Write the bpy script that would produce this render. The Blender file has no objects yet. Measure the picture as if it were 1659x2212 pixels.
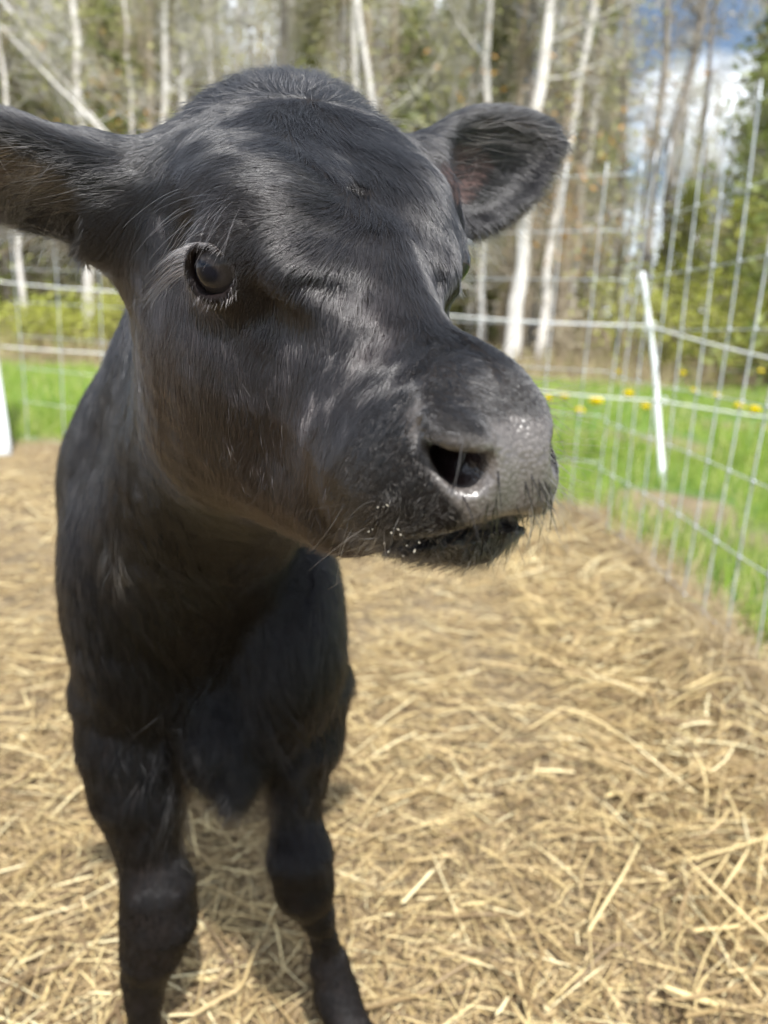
import bpy, bmesh, math, random
import numpy as np
from mathutils import Vector, Matrix, noise

# ------------------------------------------------------------------ camera
sc = bpy.context.scene
COL = sc.collection
W, H, F = 1659., 2212., 1597.
PITCH, ROLL, CH = math.radians(14), 0.045, 0.76
fwd = np.array([0, math.cos(PITCH), -math.sin(PITCH)])
r0 = np.array([1., 0, 0]); u0 = np.cross(r0, fwd)
right = math.cos(ROLL)*r0 + math.sin(ROLL)*u0
up = math.cos(ROLL)*u0 - math.sin(ROLL)*r0
CAM = np.array([0, 0, CH])
def ray(x, y): return fwd + right*((x-W/2)/F) + up*((H/2-y)/F)
def at(x, y, d): return CAM + ray(x, y)*d
def ground(x, y, z=0.0):
    r = ray(x, y); return CAM + r*((z-CH)/r[2])
cd = bpy.data.cameras.new('camera'); cam = bpy.data.objects.new('camera', cd); COL.objects.link(cam)
m = Matrix.Identity(4)
for i in range(3):
    m[i][0], m[i][1], m[i][2], m[i][3] = right[i], up[i], -fwd[i], CAM[i]
cam.matrix_world = m
cd.sensor_fit = 'VERTICAL'; cd.sensor_height = 36.0; cd.sensor_width = 27.0
cd.lens = 36.0*F/H
cd.clip_start = 0.02; cd.clip_end = 3000
cd.dof.use_dof = True; cd.dof.focus_distance = 0.325; cd.dof.aperture_fstop = 7.2
sc.camera = cam

# ------------------------------------------------------------------ world, sun, exposure
SUN_EL, SUN_AZ = math.radians(56), math.radians(166)     # azimuth from +Y towards +X
world = bpy.data.worlds.new('World'); sc.world = world; world.use_nodes = True
wn = world.node_tree.nodes; wl = world.node_tree.links
bg = wn['Background']; sky = wn.new('ShaderNodeTexSky'); sky.sky_type = 'NISHITA'; sky.sun_disc = False
sky.sun_elevation = SUN_EL; sky.sun_rotation = SUN_AZ
sky.air_density = 1.0; sky.dust_density = 1.5; sky.ozone_density = 1.0
# broken white cloud over the blue, same sky seen by camera and surfaces
tc = wn.new('ShaderNodeTexCoord'); mp = wn.new('ShaderNodeMapping'); nz = wn.new('ShaderNodeTexNoise'); cr = wn.new('ShaderNodeValToRGB')
mp.inputs['Scale'].default_value = (2.2, 2.2, 5.0)
nz.inputs['Scale'].default_value = 1.6; nz.inputs['Detail'].default_value = 6; nz.inputs['Roughness'].default_value = .55
cr.color_ramp.elements[0].position = .45; cr.color_ramp.elements[1].position = .58
mix = wn.new('ShaderNodeMix'); mix.data_type = 'RGBA'
mix.inputs[7].default_value = (12.0, 12.8, 13.8, 1)
wl.new(tc.outputs['Generated'], mp.inputs['Vector']); wl.new(mp.outputs['Vector'], nz.inputs['Vector'])
wl.new(nz.outputs['Fac'], cr.inputs['Fac']); wl.new(cr.outputs['Color'], mix.inputs[0])
wl.new(sky.outputs['Color'], mix.inputs[6]); wl.new(mix.outputs[2], bg.inputs['Color'])
bg.inputs['Strength'].default_value = 0.088
sl = bpy.data.lights.new('sun', 'SUN'); sl.energy = 4.6; sl.angle = math.radians(1.0); sl.color = (1.0, .975, .93)
so = bpy.data.objects.new('sun', sl); COL.objects.link(so)
sdir = Vector((math.sin(SUN_AZ)*math.cos(SUN_EL), math.cos(SUN_AZ)*math.cos(SUN_EL), math.sin(SUN_EL)))
so.rotation_euler = sdir.to_track_quat('Z', 'Y').to_euler(); so.location = (3, -2, 8)
sc.view_settings.view_transform = 'Standard'; sc.view_settings.look = 'None'
sc.view_settings.exposure = 0.82; sc.view_settings.gamma = 1.0
sc.view_settings.use_curve_mapping = False
sc.render.engine = 'CYCLES'
sc.cycles.max_bounces = 6; sc.cycles.diffuse_bounces = 3; sc.cycles.glossy_bounces = 3
sc.cycles.transparent_max_bounces = 6
sc.cycles.use_denoising = True; sc.cycles.denoiser = 'OPENIMAGEDENOISE'; sc.cycles.denoising_input_passes = 'RGB'; sc.cycles.denoising_prefilter = 'NONE'
sc.cycles_curves.shape = 'RIBBONS'

# ------------------------------------------------------------------ helpers
def tag(o, label=None, cat=None, group=None, kind=None):
    for k, v in (('label', label), ('category', cat), ('group', group), ('kind', kind)):
        if v: o[k] = v
    return o
def link(name, data, parent=None, mats=()):
    o = bpy.data.objects.new(name, data)
    for mt in mats: data.materials.append(mt)
    COL.objects.link(o)
    if parent is not None:
        o.parent = parent; o.matrix_parent_inverse = Matrix.Translation(-Vector(parent.location)) if parent.rotation_euler.z == 0 else parent.matrix_world.inverted()
    return o
def empty(name, loc):
    o = bpy.data.objects.new(name, None); o.location = loc; COL.objects.link(o); o.empty_display_size = .1
    return o
def mesh_np(name, V, Fc, parent=None, mats=(), smooth=True, midx=None):
    """V (n,3), Fc list of face arrays with equal corner counts"""
    me = bpy.data.meshes.new(name)
    V = np.asarray(V, np.float32)
    if not isinstance(Fc, list): Fc = [Fc]
    Fc = [np.asarray(f, np.int32) for f in Fc if len(f)]
    loops = np.concatenate([f.ravel() for f in Fc]); tot = np.concatenate([np.full(len(f), f.shape[1], np.int32) for f in Fc])
    me.vertices.add(len(V)); me.vertices.foreach_set('co', V.ravel())
    me.loops.add(len(loops)); me.loops.foreach_set('vertex_index', loops)
    st = np.concatenate([[0], np.cumsum(tot)[:-1]]).astype(np.int32)
    me.polygons.add(len(tot)); me.polygons.foreach_set('loop_start', st); me.polygons.foreach_set('loop_total', tot)
    if midx is not None: me.polygons.foreach_set('material_index', np.asarray(midx, np.int32))
    if smooth: me.polygons.foreach_set('use_smooth', np.ones(len(tot), bool))
    me.update(calc_edges=True); me.validate()
    return link(name, me, parent, mats)
class Nt:
    def __init__(s, name, rough=.8):
        s.m = bpy.data.materials.new(name); s.m.use_nodes = True; s.n = s.m.node_tree.nodes; s.l = s.m.node_tree.links
        s.b = s.n['Principled BSDF']; s.b.inputs['Roughness'].default_value = rough
    def new(s, t, **kw):
        n = s.n.new(t)
        for k, v in kw.items():
            if k in n.inputs: n.inputs[k].default_value = v
            else: setattr(n, k, v)
        return n
    def link(s, a, b): s.l.new(a, b)
    def coord(s, kind='Object', scale=(1, 1, 1)):
        t = s.new('ShaderNodeTexCoord'); mp = s.new('ShaderNodeMapping'); mp.inputs['Scale'].default_value = scale
        s.link(t.outputs[kind], mp.inputs['Vector']); return mp.outputs['Vector']
    def noise(s, scale, detail=4, vec=None, rough=.55):
        n = s.new('ShaderNodeTexNoise', Scale=scale, Detail=detail, Roughness=rough)
        if vec is not None: s.link(vec, n.inputs['Vector'])
        return n.outputs['Fac']
    def ramp(s, fac, stops):
        r = s.new('ShaderNodeValToRGB'); e = r.color_ramp.elements
        while len(e) < len(stops): e.new(.5)
        for el, (p, c) in zip(e, stops): el.position = p; el.color = (*c, 1)
        s.link(fac, r.inputs['Fac']); return r.outputs['Color']
    def mix(s, f, a, b, mode='MIX'):
        n = s.new('ShaderNodeMix', data_type='RGBA', blend_type=mode)
        for v, i in ((f, 0), (a, 6), (b, 7)):
            if isinstance(v, (int, float)): n.inputs[i].default_value = v
            elif isinstance(v, tuple): n.inputs[i].default_value = (*v, 1)
            else: s.link(v, n.inputs[i])
        return n.outputs[2]
    def bump(s, h, strength=.5, dist=.01):
        n = s.new('ShaderNodeBump', Strength=strength, Distance=dist); s.link(h, n.inputs['Height']); s.link(n.outputs['Normal'], s.b.inputs['Normal'])
    def col(s, c):
        if isinstance(c, tuple): s.b.inputs['Base Color'].default_value = (*c, 1)
        else: s.link(c, s.b.inputs['Base Color'])
# ------------------------------------------------------------------ implicit modelling (distance fields in numpy)
def smin(a, b, k):
    h = np.maximum(k-np.abs(a-b), 0)/k
    return np.minimum(a, b) - h*h*k*.25
def smax(a, b, k): return -smin(-a, -b, k)
def capsule(P, a, b, ra, rb):
    a = np.asarray(a); b = np.asarray(b); ba = b-a
    t = np.clip(((P-a)@ba)/(ba@ba), 0, 1)
    return np.linalg.norm(P-a-t[:, None]*ba, axis=1) - (ra+(rb-ra)*t)
def ellip(P, c, r, R=None):
    q = P-np.asarray(c)
    if R is not None: q = q@R              # columns of R = ellipsoid axes
    r = np.asarray(r, float)
    k0 = np.linalg.norm(q/r, axis=1); k1 = np.linalg.norm(q/(r*r), axis=1)
    return k0*(k0-1)/np.maximum(k1, 1e-9)
def frame(x, z):
    x = np.asarray(x, float); x = x/np.linalg.norm(x); z = np.asarray(z, float); z = z-x*(z@x); z /= np.linalg.norm(z)
    return np.stack([x, np.cross(z, x), z], 1)

# head pose: local x = towards the nose, y = animal's right, z = towards the forehead
HR = np.array([[0.4234522503, -0.9003982803, 0.0998555385], [-0.8035313943, -0.4242081117, -0.4175940330], [-0.4183604787, -0.0965940729, 0.9031301650]])
HT = np.array([-0.0212656365, 0.3634452630, 0.7725433338])
def h2w(p): return np.asarray(p)@HR.T + HT
def w2h(p): return (np.asarray(p)-HT)@HR

ST = np.array([  # x, half width, top z, bottom z
 (-.150, .030, .028, -.020), (-.130, .054, .044, -.060), (-.095, .066, .055, -.088), (-.05, .069, .058, -.102),
 (-.01, .064, .054, -.110), (.03, .051, .045, -.106), (.06, .041, .034, -.090), (.09, .035, .026, -.072),
 (.12, .031, .021, -.050), (.14, .025, .014, -.030), (.16, .02, .01, -.02)])
FAR = 1.25
EYE_C = np.array([-.002, .0545, .0165]); EYE_R = .0165
EAR_B = np.array([-.090, .062, .006])
def head_sdf(Q, detail=True):
    """Q in head space"""
    S = Q.copy(); S[:, 1] = np.where(S[:, 1] < 0, -(FAR+.13*np.clip((S[:, 0]-.02)/.05, 0, 1))*S[:, 1], S[:, 1])
    side = np.where(Q[:, 1] < 0, -1, 1)
    x, y, z = S[:, 0], S[:, 1], S[:, 2]
    xs = ST[:, 0]
    w = np.interp(x, xs, ST[:, 1]); zt = np.interp(x, xs, ST[:, 2]); zb = np.interp(x, xs, ST[:, 3])
    c = (zt+zb)/2; hh = (zt-zb)/2; v = (z-c)/hh
    w = w*(1-.16*np.clip(-v, 0, 1))*(1-np.where(Q[:, 1] < 0, .42, .26)*np.clip((v-.0)/1.0, 0, 1)*np.clip((x+.01)/.04, 0, 1)) 
    n = 2.35
    rr = (np.abs(y/w)**n + np.abs(v)**n)**(1/n)
    d = (rr-1)*np.minimum(w, hh)*.8
    d = smax(d, np.maximum(-.150-x, x-.135), .03)
    d = smin(d, ellip(S, (-.080, 0, .006), (.062, .060, .054)), .03)          # crown
    d = smin(d, ellip(Q, (-.110, -.010, .025), (.030, .036, .032)), .03)          # poll
    d = smin(d, ellip(S, (-.030, .038, .038), (.040, .026, .018)), .025)       # brow
    d = smin(d, ellip(S, (-.030, .048, -.045), (.050, .022, .045)), .03)      # cheek
    # muzzle
    mz = ellip(S, (.121, 0, -.010), (.033, .033, .032))
    mz = smin(mz, ellip(S, (.129, .015, -.003), (.024, .018, .025)), .015)
    mz = smin(mz, ellip(S, (.103, .021, -.028), (.040, .018, .022)), .02)     # upper lip flews
    d = smin(d, capsule(S, (-.030, .044, -.101), (.060, .022, -.072), .021, .015), .035)   # mandible
    jaw = capsule(S, (.05, .020, -.072), (.105, .012, -.051), .014, .013)
    jaw = smin(jaw, ellip(S, (.120, 0, -.032), (.032, .026, .0195)), .02)     # chin and lower lip
    d = smin(d, mz, .025)
    d = smin(d, jaw, .008)
    if detail:
        # mouth line: a tilted plane; the lower lip sits a little back
        pl = (z+.0095-.80*(x-.158)-.002*np.cos(y*90))*.78
        rx = np.clip((x-.088)/.02, 0, 1)
        d = d+.0035*rx/(1+np.exp(np.clip(pl/.0012, -30, 30)))
        d = smax(d, -np.maximum(np.maximum(np.abs(pl+.001)-.0020*rx, .09-x), -(d+.007)), .003)
        # nostril
        A = np.array([.134, .0315, .018]); B = np.array([.1500, .0185, .010])
        d = smin(d, ellip(Q, (.1425, .0225, .0195), (.012, .007, .006), frame((.7, -.7, -.1), (.2, 0, 1))), .008)   # wing of the nostril
        S0 = S; S = S-np.array([0, .007, 0])*(side < 0)[:, None]
        no = capsule(S, A, B, .0032, .0062)
        no = smin(no, capsule(S, B, B+np.array([-.026, .006, -.006]), .0062, .004), .004)
        d = smax(d, -no, .004); S = S0
        # hollow in front of the eye
        d = smax(d, -ellip(S, (.034, .053, .014), (.020, .005, .006)), .014)
        d = smin(d, ellip(S, (.012, .038, .027), (.022, .011, .006)), .024)      # brow above it
    # ears: each turned its own way
    E = Q.copy(); E[:, 1] = np.abs(E[:, 1])
    for sg, eb, EAR_D, EAR_N, wd in ((1, EAR_B, (-.30, 1., .20), (.60, 0, -.55), .043), (-1, EAR_B-(0, .008, -.003), (-.25, 1., .275), (.8, -.1, .32), .033)):
        mk = side == sg
        if not mk.any(): continue
        EAR_D = np.array(EAR_D); EAR_D /= np.linalg.norm(EAR_D)
        RE = frame(EAR_D, EAR_N); EAR_N = RE[:, 2]; T = E[mk]
        e = capsule(T, eb-EAR_D*.02, eb+EAR_D*.035, .028, .024)
        tip = (T-eb)@RE; kk = 1+.35*np.clip((tip[:, 0]-.07)/.07, 0, 1)**1.5*(1 if sg < 0 else .3); T2 = eb+np.stack([tip[:, 0], tip[:, 1]*kk, tip[:, 2]], 1)@RE.T
        leaf = ellip(T2, eb+EAR_D*.082, (.074 if sg > 0 else .061, wd+(0.002 if sg < 0 else 0), .017), RE)
        leaf = smin(leaf, capsule(T, eb, eb+EAR_D*.05, .024, .02), .02)
        cup = ellip(T2, eb+EAR_D*(.090 if sg > 0 else .080)+EAR_N*.014, (.062 if sg > 0 else .054, wd-.005, .019), RE)
        e = smin(e, leaf, .02)
        e = smax(e, -cup, .008)
        d[mk] = smin(d[mk], e, .022)
    if detail:
        # eye: lids around the ball, then the opening
        ed = np.array([.50, .80, .12]); ed /= np.linalg.norm(ed)
        RL = frame(ed, (-.6, -.2, .9))
        q = (S-EYE_C)@RL
        ball = np.linalg.norm(S-EYE_C, axis=1)
        lid = ball-(EYE_R+.0038)
        lid = smax(lid, -(q[:, 0]-.002), .006)
        d = smin(d, lid, .010)
        op = np.sqrt((q[:, 1]/1.08)**2+((q[:, 2]+.001)/.80)**2)-.0116
        op = np.maximum(op, -q[:, 0]); op = np.maximum(op, ball-EYE_R-.009)
        d = smax(d, -op, .004)
        d = smax(d, -(ball-EYE_R+.0002), .001)
    # small pit of the hair whorl between the eyes
    return smax(d, -ellip(Q, (.0034, .0035, .0530), (.0042, .0042, .006)), .003) if detail else d

def X3(x, y, d): return at(x, y, d)
def body_prims():
    """(kind, args, k) in world space"""
    L = []
    c = lambda a, b, ra, rb, k=.04: L.append(('c', a, b, ra, rb, k))
    e = lambda p, r, k=.04, R=None: L.append(('e', p, r, R, k))
    ax = np.array([-.26, 1, 0]); ax /= np.linalg.norm(ax); sd = np.array([1, .26, 0]); sd /= np.linalg.norm(sd); uz = np.array([0, 0, 1.])
    RB = np.stack([sd, ax, uz], 1)
    bc = np.array([-.20, .70, 0])
    e(bc+ax*.30+uz*.56, (.106, .34, .160), .05, RB)       # barrel
    e(bc+ax*.02+uz*.545, (.100, .17, .160), .06, RB)      # chest
    e(bc+ax*.60+uz*.60, (.115, .16, .145), .06, RB)       # rump
    e(bc+ax*.13+uz*.70, (.05, .14, .07), .05, RB)         # withers
    # neck
    nb = h2w((-.085, 0, -.03))
    c(bc+ax*.06+uz*.60, h2w((-.10, 0, -.02)), .112, .068, .05)
    c(bc-ax*.0+uz*.50, h2w((-.050, 0, -.070)), .070, .052, .05)
    c(h2w((-.060, .026, -.058)), at(350, 1180, .63), .042, .062, .05)
    # brisket
    e(at(480, 1540, .705), (.062, .05, .060), .06)
    c(at(500, 1580, .68), at(507, 1700, .665), .024, .008, .05)
    # shoulders
    e(at(272, 1300, .69), (.054, .085, .12), .035, RB)
    e(at(628, 1340, .69), (.050, .085, .11), .035, RB)
    e(at(300, 1430, .665), (.045, .045, .075), .025, RB)
    e(at(628, 1440, .665), (.042, .045, .070), .025, RB)
    # front legs: upper, forearm, knee, cannon, fetlock, pastern, hoof
    def leg(pts, k=.032):
        for (a, ra), (b, rb) in zip(pts[:-1], pts[1:]): c(a, b, ra, rb, k)
    dd = lambda T, off=-.002: [(at(x, y, d), r+off) for x, y, d, r in T]
    leg(dd([(285, 1490, .70, .060), (290, 1600, .70, .053), (297, 1700, .70, .046), (313, 1780, .705, .0370), (323, 1840, .71, .0325), (342, 1920, .71, .0378), (343, 1985, .715, .0392), (328, 2050, .72, .0330), (313, 2105, .73, .0258), (311, 2155, .735, .0215), (312, 2212, .74, .0190), (308, 2330, .76, .021), (306, 2420, .77, .028)]), .014)
    leg(dd([(655, 1480, .71, .052), (652, 1590, .71, .042), (646, 1680, .715, .0300), (641, 1765, .72, .0262), (648, 1850, .712, .0345), (658, 1915, .72, .0318), (686, 1980, .735, .0200), (700, 2030, .75, .0168), (712, 2085, .76, .0230), (727, 2150, .76, .0265), (750, 2212, .75, .0235), (775, 2260, .74, .024), (795, 2320, .73, .029)]), .014)
    # hind legs
    for s in (-1, 1):
        p = bc+ax*.60+sd*s*.075
        leg([(p+uz*.52, .085), (p-ax*.08+uz*.40, .055), (p+ax*.10+uz*.28, .03), (p+ax*.08+uz*.10, .021), (p+ax*.05+uz*.03, .028)])
    # tail
    t = bc+ax*.75+uz*.66
    leg([(t, .03), (t+ax*.05-uz*.12, .014), (t+ax*.06-uz*.32, .012)], .02)
    return L
BP = body_prims()
def body_sdf(P):
    d = np.full(len(P), .2)
    for q in BP:
        k = q[-1]
        if q[0] == 'c':
            v = capsule(P, q[1], q[2], q[3], q[4])
        else: v = ellip(P, q[1], q[2], q[3])
        d = smin(d, v, k)
    return d+.004
def calf_sdf(P, detail=True):
    d = np.full(len(P), .2)
    Q = w2h(P)
    nh = (np.linalg.norm(Q-np.array([0, 0, 0]), axis=1) < .36)
    b = body_sdf(P); d = b
    if nh.any(): d[nh] = smin(b[nh], head_sdf(Q[nh], detail), .055)
    return d

def surface_nets(fn, lo, hi, h):
    """two-level grid: coarse to find the surface, fine near it; returns quads"""
    m_ = 4; hc = h*m_
    n = np.ceil((np.asarray(hi)-lo)/hc).astype(int)+1
    g = np.stack(np.meshgrid(*[lo[i]+hc*np.arange(n[i]) for i in range(3)], indexing='ij'), -1)
    vc = fn(g.reshape(-1, 3)).reshape(n)
    nf = (n-1)*m_+1
    D = np.full(nf, .05, np.float32)
    # nearest-coarse fill
    idx = [np.minimum((np.arange(nf[i])+m_//2)//m_, n[i]-1) for i in range(3)]
    near = vc[np.ix_(*idx)]
    D[:] = np.sign(near)*.05
    act = np.abs(near) < hc*1.9
    I = np.argwhere(act)
    D[act] = fn(np.asarray(lo)+I*h)
    s = D < 0
    # cells with sign change
    c8 = [D[i:nf[0]-1+i, j:nf[1]-1+j, k:nf[2]-1+k] for i in (0, 1) for j in (0, 1) for k in (0, 1)]
    ins = sum((c < 0).astype(np.int8) for c in c8)
    cell = (ins > 0) & (ins < 8)
    CI = np.argwhere(cell); vid = np.full(cell.shape, -1, np.int64); vid[cell] = np.arange(len(CI))
    acc = np.zeros((len(CI), 3)); cnt = np.zeros(len(CI))
    offs = [(i, j, k) for i in (0, 1) for j in (0, 1) for k in (0, 1)]
    vals = [c[cell] for c in c8]
    for a in range(8):
        for b in range(a+1, 8):
            oa, ob = np.array(offs[a]), np.array(offs[b])
            if np.abs(oa-ob).sum() != 1: continue
            va, vb = vals[a], vals[b]; mk = (va < 0) != (vb < 0)
            t = va[mk]/(va[mk]-vb[mk])
            acc[mk] += oa+(ob-oa)*t[:, None]; cnt[mk] += 1
    V = np.asarray(lo)+(CI+acc/cnt[:, None])*h
    Fs = []
    for ax_ in range(3):
        A = s.take(range(0, nf[ax_]-1), ax_); B = s.take(range(1, nf[ax_]), ax_)
        ch = A != B
        o1, o2 = [(1, 2), (2, 0), (0, 1)][ax_]
        E = np.argwhere(ch); fl = A[ch]
        ok = (E[:, o1] > 0) & (E[:, o2] > 0) & (E[:, o1] < nf[o1]-1) & (E[:, o2] < nf[o2]-1)
        E = E[ok]; fl = fl[ok]
        def cid(d1, d2):
            q = E.copy(); q[:, o1] -= d1; q[:, o2] -= d2; return vid[q[:, 0], q[:, 1], q[:, 2]]
        q = np.stack([cid(1, 1), cid(0, 1), cid(0, 0), cid(1, 0)], 1)
        q[~fl] = q[~fl][:, ::-1]
        Fs.append(q)
    return V, np.concatenate(Fs)
def grad(fn, P, e=8e-4):
    G = np.stack([(fn(P+np.eye(3)[i]*e)-fn(P-np.eye(3)[i]*e)) for i in range(3)], 1)
    return G/(np.linalg.norm(G, axis=1, keepdims=True)+1e-12), None
def project(fn, V, it=3, lim=.004):
    V = V.copy()
    for _ in range(it):
        e = 8e-4
        G = np.stack([(fn(V+np.eye(3)[i]*e)-fn(V-np.eye(3)[i]*e))/(2*e) for i in range(3)], 1)
        g2 = (G**2).sum(1); f = fn(V)
        st = -G*(f/np.maximum(g2, .1))[:, None]
        l = np.linalg.norm(st, axis=1, keepdims=True); st *= np.minimum(1, lim/np.maximum(l, 1e-9))
        V += st
    return V
def subdivide(V, Q, sel):
    """quad subdivision of everything if sel is None (returns quads)"""
    e = np.concatenate([Q[:, [0, 1]], Q[:, [1, 2]], Q[:, [2, 3]], Q[:, [3, 0]]]); es = np.sort(e, 1)
    u, inv = np.unique(es, axis=0, return_inverse=True); inv = inv.ravel()
    n = len(V); m_ = len(Q)
    E = (V[u[:, 0]]+V[u[:, 1]])/2; C = V[Q].mean(1)
    ei = n+inv.reshape(4, m_); ci = n+len(u)+np.arange(m_)
    out = [np.stack([Q[:, i], ei[i], ci, ei[(i-1) % 4]], 1) for i in range(4)]
    return np.concatenate([V, E, C]), np.concatenate(out)
# ------------------------------------------------------------------ ground, pen floor, field
rng = np.random.default_rng(7)
def vnoise(x, y, s, seed=0):
    """cheap smooth value noise in numpy"""
    g = np.random.default_rng(seed).random((64, 64)); x = x/s+100.3; y = y/s+100.7
    i = np.floor(x).astype(int); j = np.floor(y).astype(int); u = x-i; v = y-j; u = u*u*(3-2*u); v = v*v*(3-2*v)
    G = lambda a, b: g[a % 64, b % 64]
    return (G(i, j)*(1-u)+G(i+1, j)*u)*(1-v)+(G(i, j+1)*(1-u)+G(i+1, j+1)*u)*v
FX = .88            # the right-hand fence stands at x = FX, the back fence runs from FC to FL
FC = np.array([.89, 3.05]); FL = np.array([-2.12, 4.25])
def back_y(x): return FC[1]+(x-FC[0])*(FL[1]-FC[1])/(FL[0]-FC[0])
def pen(x, y):
    """signed distance-like: positive inside the pen"""
    return np.minimum((FX-x), (back_y(x)-y))
def gz(x, y):
    x = np.asarray(x, float); y = np.asarray(y, float)
    z = .035*(vnoise(x, y, .9, 1)-.5)+.018*(vnoise(x, y, .28, 2)-.5)
    e = np.abs(pen(x, y)+.03)                                   # bank of litter against the mesh
    z = z+.05*np.exp(-((x-.72)/.12)**2-((y-1.45)/.30)**2)-.04*np.exp(-((x-.74)/.07)**2-((y-1.17)/.08)**2)
    z = z+.035*np.exp(-((x-.70)/.13)**2)*np.clip(vnoise(x, y, .22, 71)*2.4-.7, 0, 1)*(y > .5)*(y < 2.6)
    e = np.abs(pen(x, y)-.10); z = z+.022*np.exp(-(e/.14)**2)*(x > .2)*np.clip((x-.2)/.5, 0, 1)*np.clip(1.5-vnoise(x, y, .4, 3), .4, 1)*np.clip((y+.2)/1, 0, 1)
    far = np.clip((y-12)/30, 0, 1); z = z+far*far*1.5+.25*(vnoise(x, y, 5, 4)-.5)*np.clip((y-5)/8, 0, 1)
    return z
def grid_mesh(name, xs, ys, mats):
    X, Y = np.meshgrid(xs, ys, indexing='ij'); V = np.stack([X, Y, gz(X, Y)], -1).reshape(-1, 3)
    n, m_ = len(xs), len(ys); I = np.arange(n*m_).reshape(n, m_)
    Q = np.stack([I[:-1, :-1], I[1:, :-1], I[1:, 1:], I[:-1, 1:]], -1).reshape(-1, 4)
    return mesh_np(name, V, Q, None, mats)
def dense(lo, hi, a, b, near, farstep):
    l = [0.0]
    while l[-1] < b: l.append(l[-1]+max(near, (l[-1])*farstep))
    r_ = np.array(l); return np.unique(np.concatenate([-r_, r_]))
gm = Nt('soil_and_turf', .95)
v = gm.coord('Object')
n1 = gm.noise(6, 8, v, .65); n2 = gm.noise(60, 6, v, .7); n3 = gm.noise(1.1, 5, v, .6)
soil = gm.ramp(n1, [(.3, (.14, .10, .055)), (.55, (.30, .225, .125)), (.75, (.44, .34, .19))])
soil = gm.mix(.5, soil, gm.ramp(n2, [(.3, (.07, .05, .03)), (.6, (.26, .20, .125)), (.8, (.42, .34, .21))]))
turf = gm.ramp(n1, [(.3, (.06, .11, .02)), (.6, (.13, .23, .04)), (.8, (.26, .28, .10))])
litter = gm.ramp(n1, [(.3, (.16, .125, .08)), (.55, (.30, .24, .16)), (.75, (.42, .36, .24))])
litter = gm.mix(.45, litter, gm.ramp(gm.noise(14, 5, v, .7), [(.35, (.10, .06, .035)), (.65, (.30, .22, .12))]))
at_ = gm.new('ShaderNodeAttribute', attribute_name='zone')      # r turf, g woodland litter
sp = gm.new('ShaderNodeSeparateColor'); gm.link(at_.outputs['Color'], sp.inputs[0])
c = gm.mix(sp.outputs[0], soil, turf); c = gm.mix(sp.outputs[1], c, litter); gm.col(c)
gm.bump(gm.noise(45, 8, v, .75), .9, .02)
ys = np.unique(np.concatenate([np.arange(-1.5, 5, .05), np.arange(5, 20, .25), np.arange(20, 60, 1.5), np.array([80, 130, 250, 600, 1500]), np.array([-4, -10, -40, -200])]))
xs = dense(0, 0, 0, 1500, .06, .05)
gr = grid_mesh('ground', xs, ys, [gm.m]); tag(gr, kind='structure')
me = gr.data; co = np.empty(len(me.vertices)*3, np.float32); me.vertices.foreach_get('co', co); co = co.reshape(-1, 3)
def turf_w(x, y):
    """share of living grass at a place"""
    p = pen(x, y)+.25*(vnoise(x, y, .5, 9)-.5)+.10*(vnoise(x, y, .15, 10)-.5)
    w = np.clip(-p/.15+.1, 0, 1)
    dry = np.clip((vnoise(x, y, .8, 11)-.60)*6, 0, 1)*(x > .6)
    dry = np.maximum(dry, np.exp(-((x-1.65)/.5)**2-((y-2.75)/.22)**2)*1.0)
    return w*np.clip(1-dry, 0, 1)*(y < 30)
def wood_w(x, y): return np.clip((y-10.2-1.6*(vnoise(x, y, 2.2, 12)-.5)-.05*x)/1.0, 0, 1)
a = me.color_attributes.new('zone', 'FLOAT_COLOR', 'POINT')
ca = np.zeros((len(co), 4), np.float32); ca[:, 0] = turf_w(co[:, 0], co[:, 1]); ca[:, 1] = wood_w(co[:, 0], co[:, 1]); ca[:, 3] = 1
a.data.foreach_set('color', ca.ravel())

def hair(name, P, R, mats, parent=None):
    """P (k, n, 3) world points, R (k, n) radii -> one curves object"""
    k, n = P.shape[:2]
    hc = bpy.data.hair_curves.new(name); hc.add_curves([n]*k)
    hc.points.foreach_set('position', np.ascontiguousarray(P, np.float32).ravel())
    if 'radius' not in hc.attributes: hc.attributes.new('radius', 'FLOAT', 'POINT')
    hc.attributes['radius'].data.foreach_set('value', np.ascontiguousarray(R, np.float32).ravel())
    return link(name, hc, parent, mats)
def strand_mat(name, stops, rough=.6, spec=.4, trans=0.0):
    t = Nt(name, rough); hi = t.new('ShaderNodeHairInfo')
    t.col(t.ramp(hi.outputs['Random'], stops)); t.b.inputs['Specular IOR Level'].default_value = spec
    if trans:
        tr = t.new('ShaderNodeBsdfTranslucent'); t.link(t.ramp(hi.outputs['Random'], stops), tr.inputs['Color'])
        mx = t.new('ShaderNodeMixShader'); mx.inputs[0].default_value = trans
        out = t.n['Material Output']; t.link(t.b.outputs[0], mx.inputs[1]); t.link(tr.outputs[0], mx.inputs[2]); t.link(mx.outputs[0], out.inputs[0])
    return t.m
HAY = strand_mat('hay_straw', [(0, (.13, .085, .045)), (.3, (.30, .21, .10)), (.6, (.50, .375, .18)), (.85, (.66, .53, .275)), (1, (.76, .67, .42))], .45, .5, .15)
HAYD = strand_mat('hay_chaff', [(0, (.12, .085, .05)), (.4, (.29, .21, .115)), (.8, (.48, .365, .195)), (1, (.62, .49, .28))], .6, .3)
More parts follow.
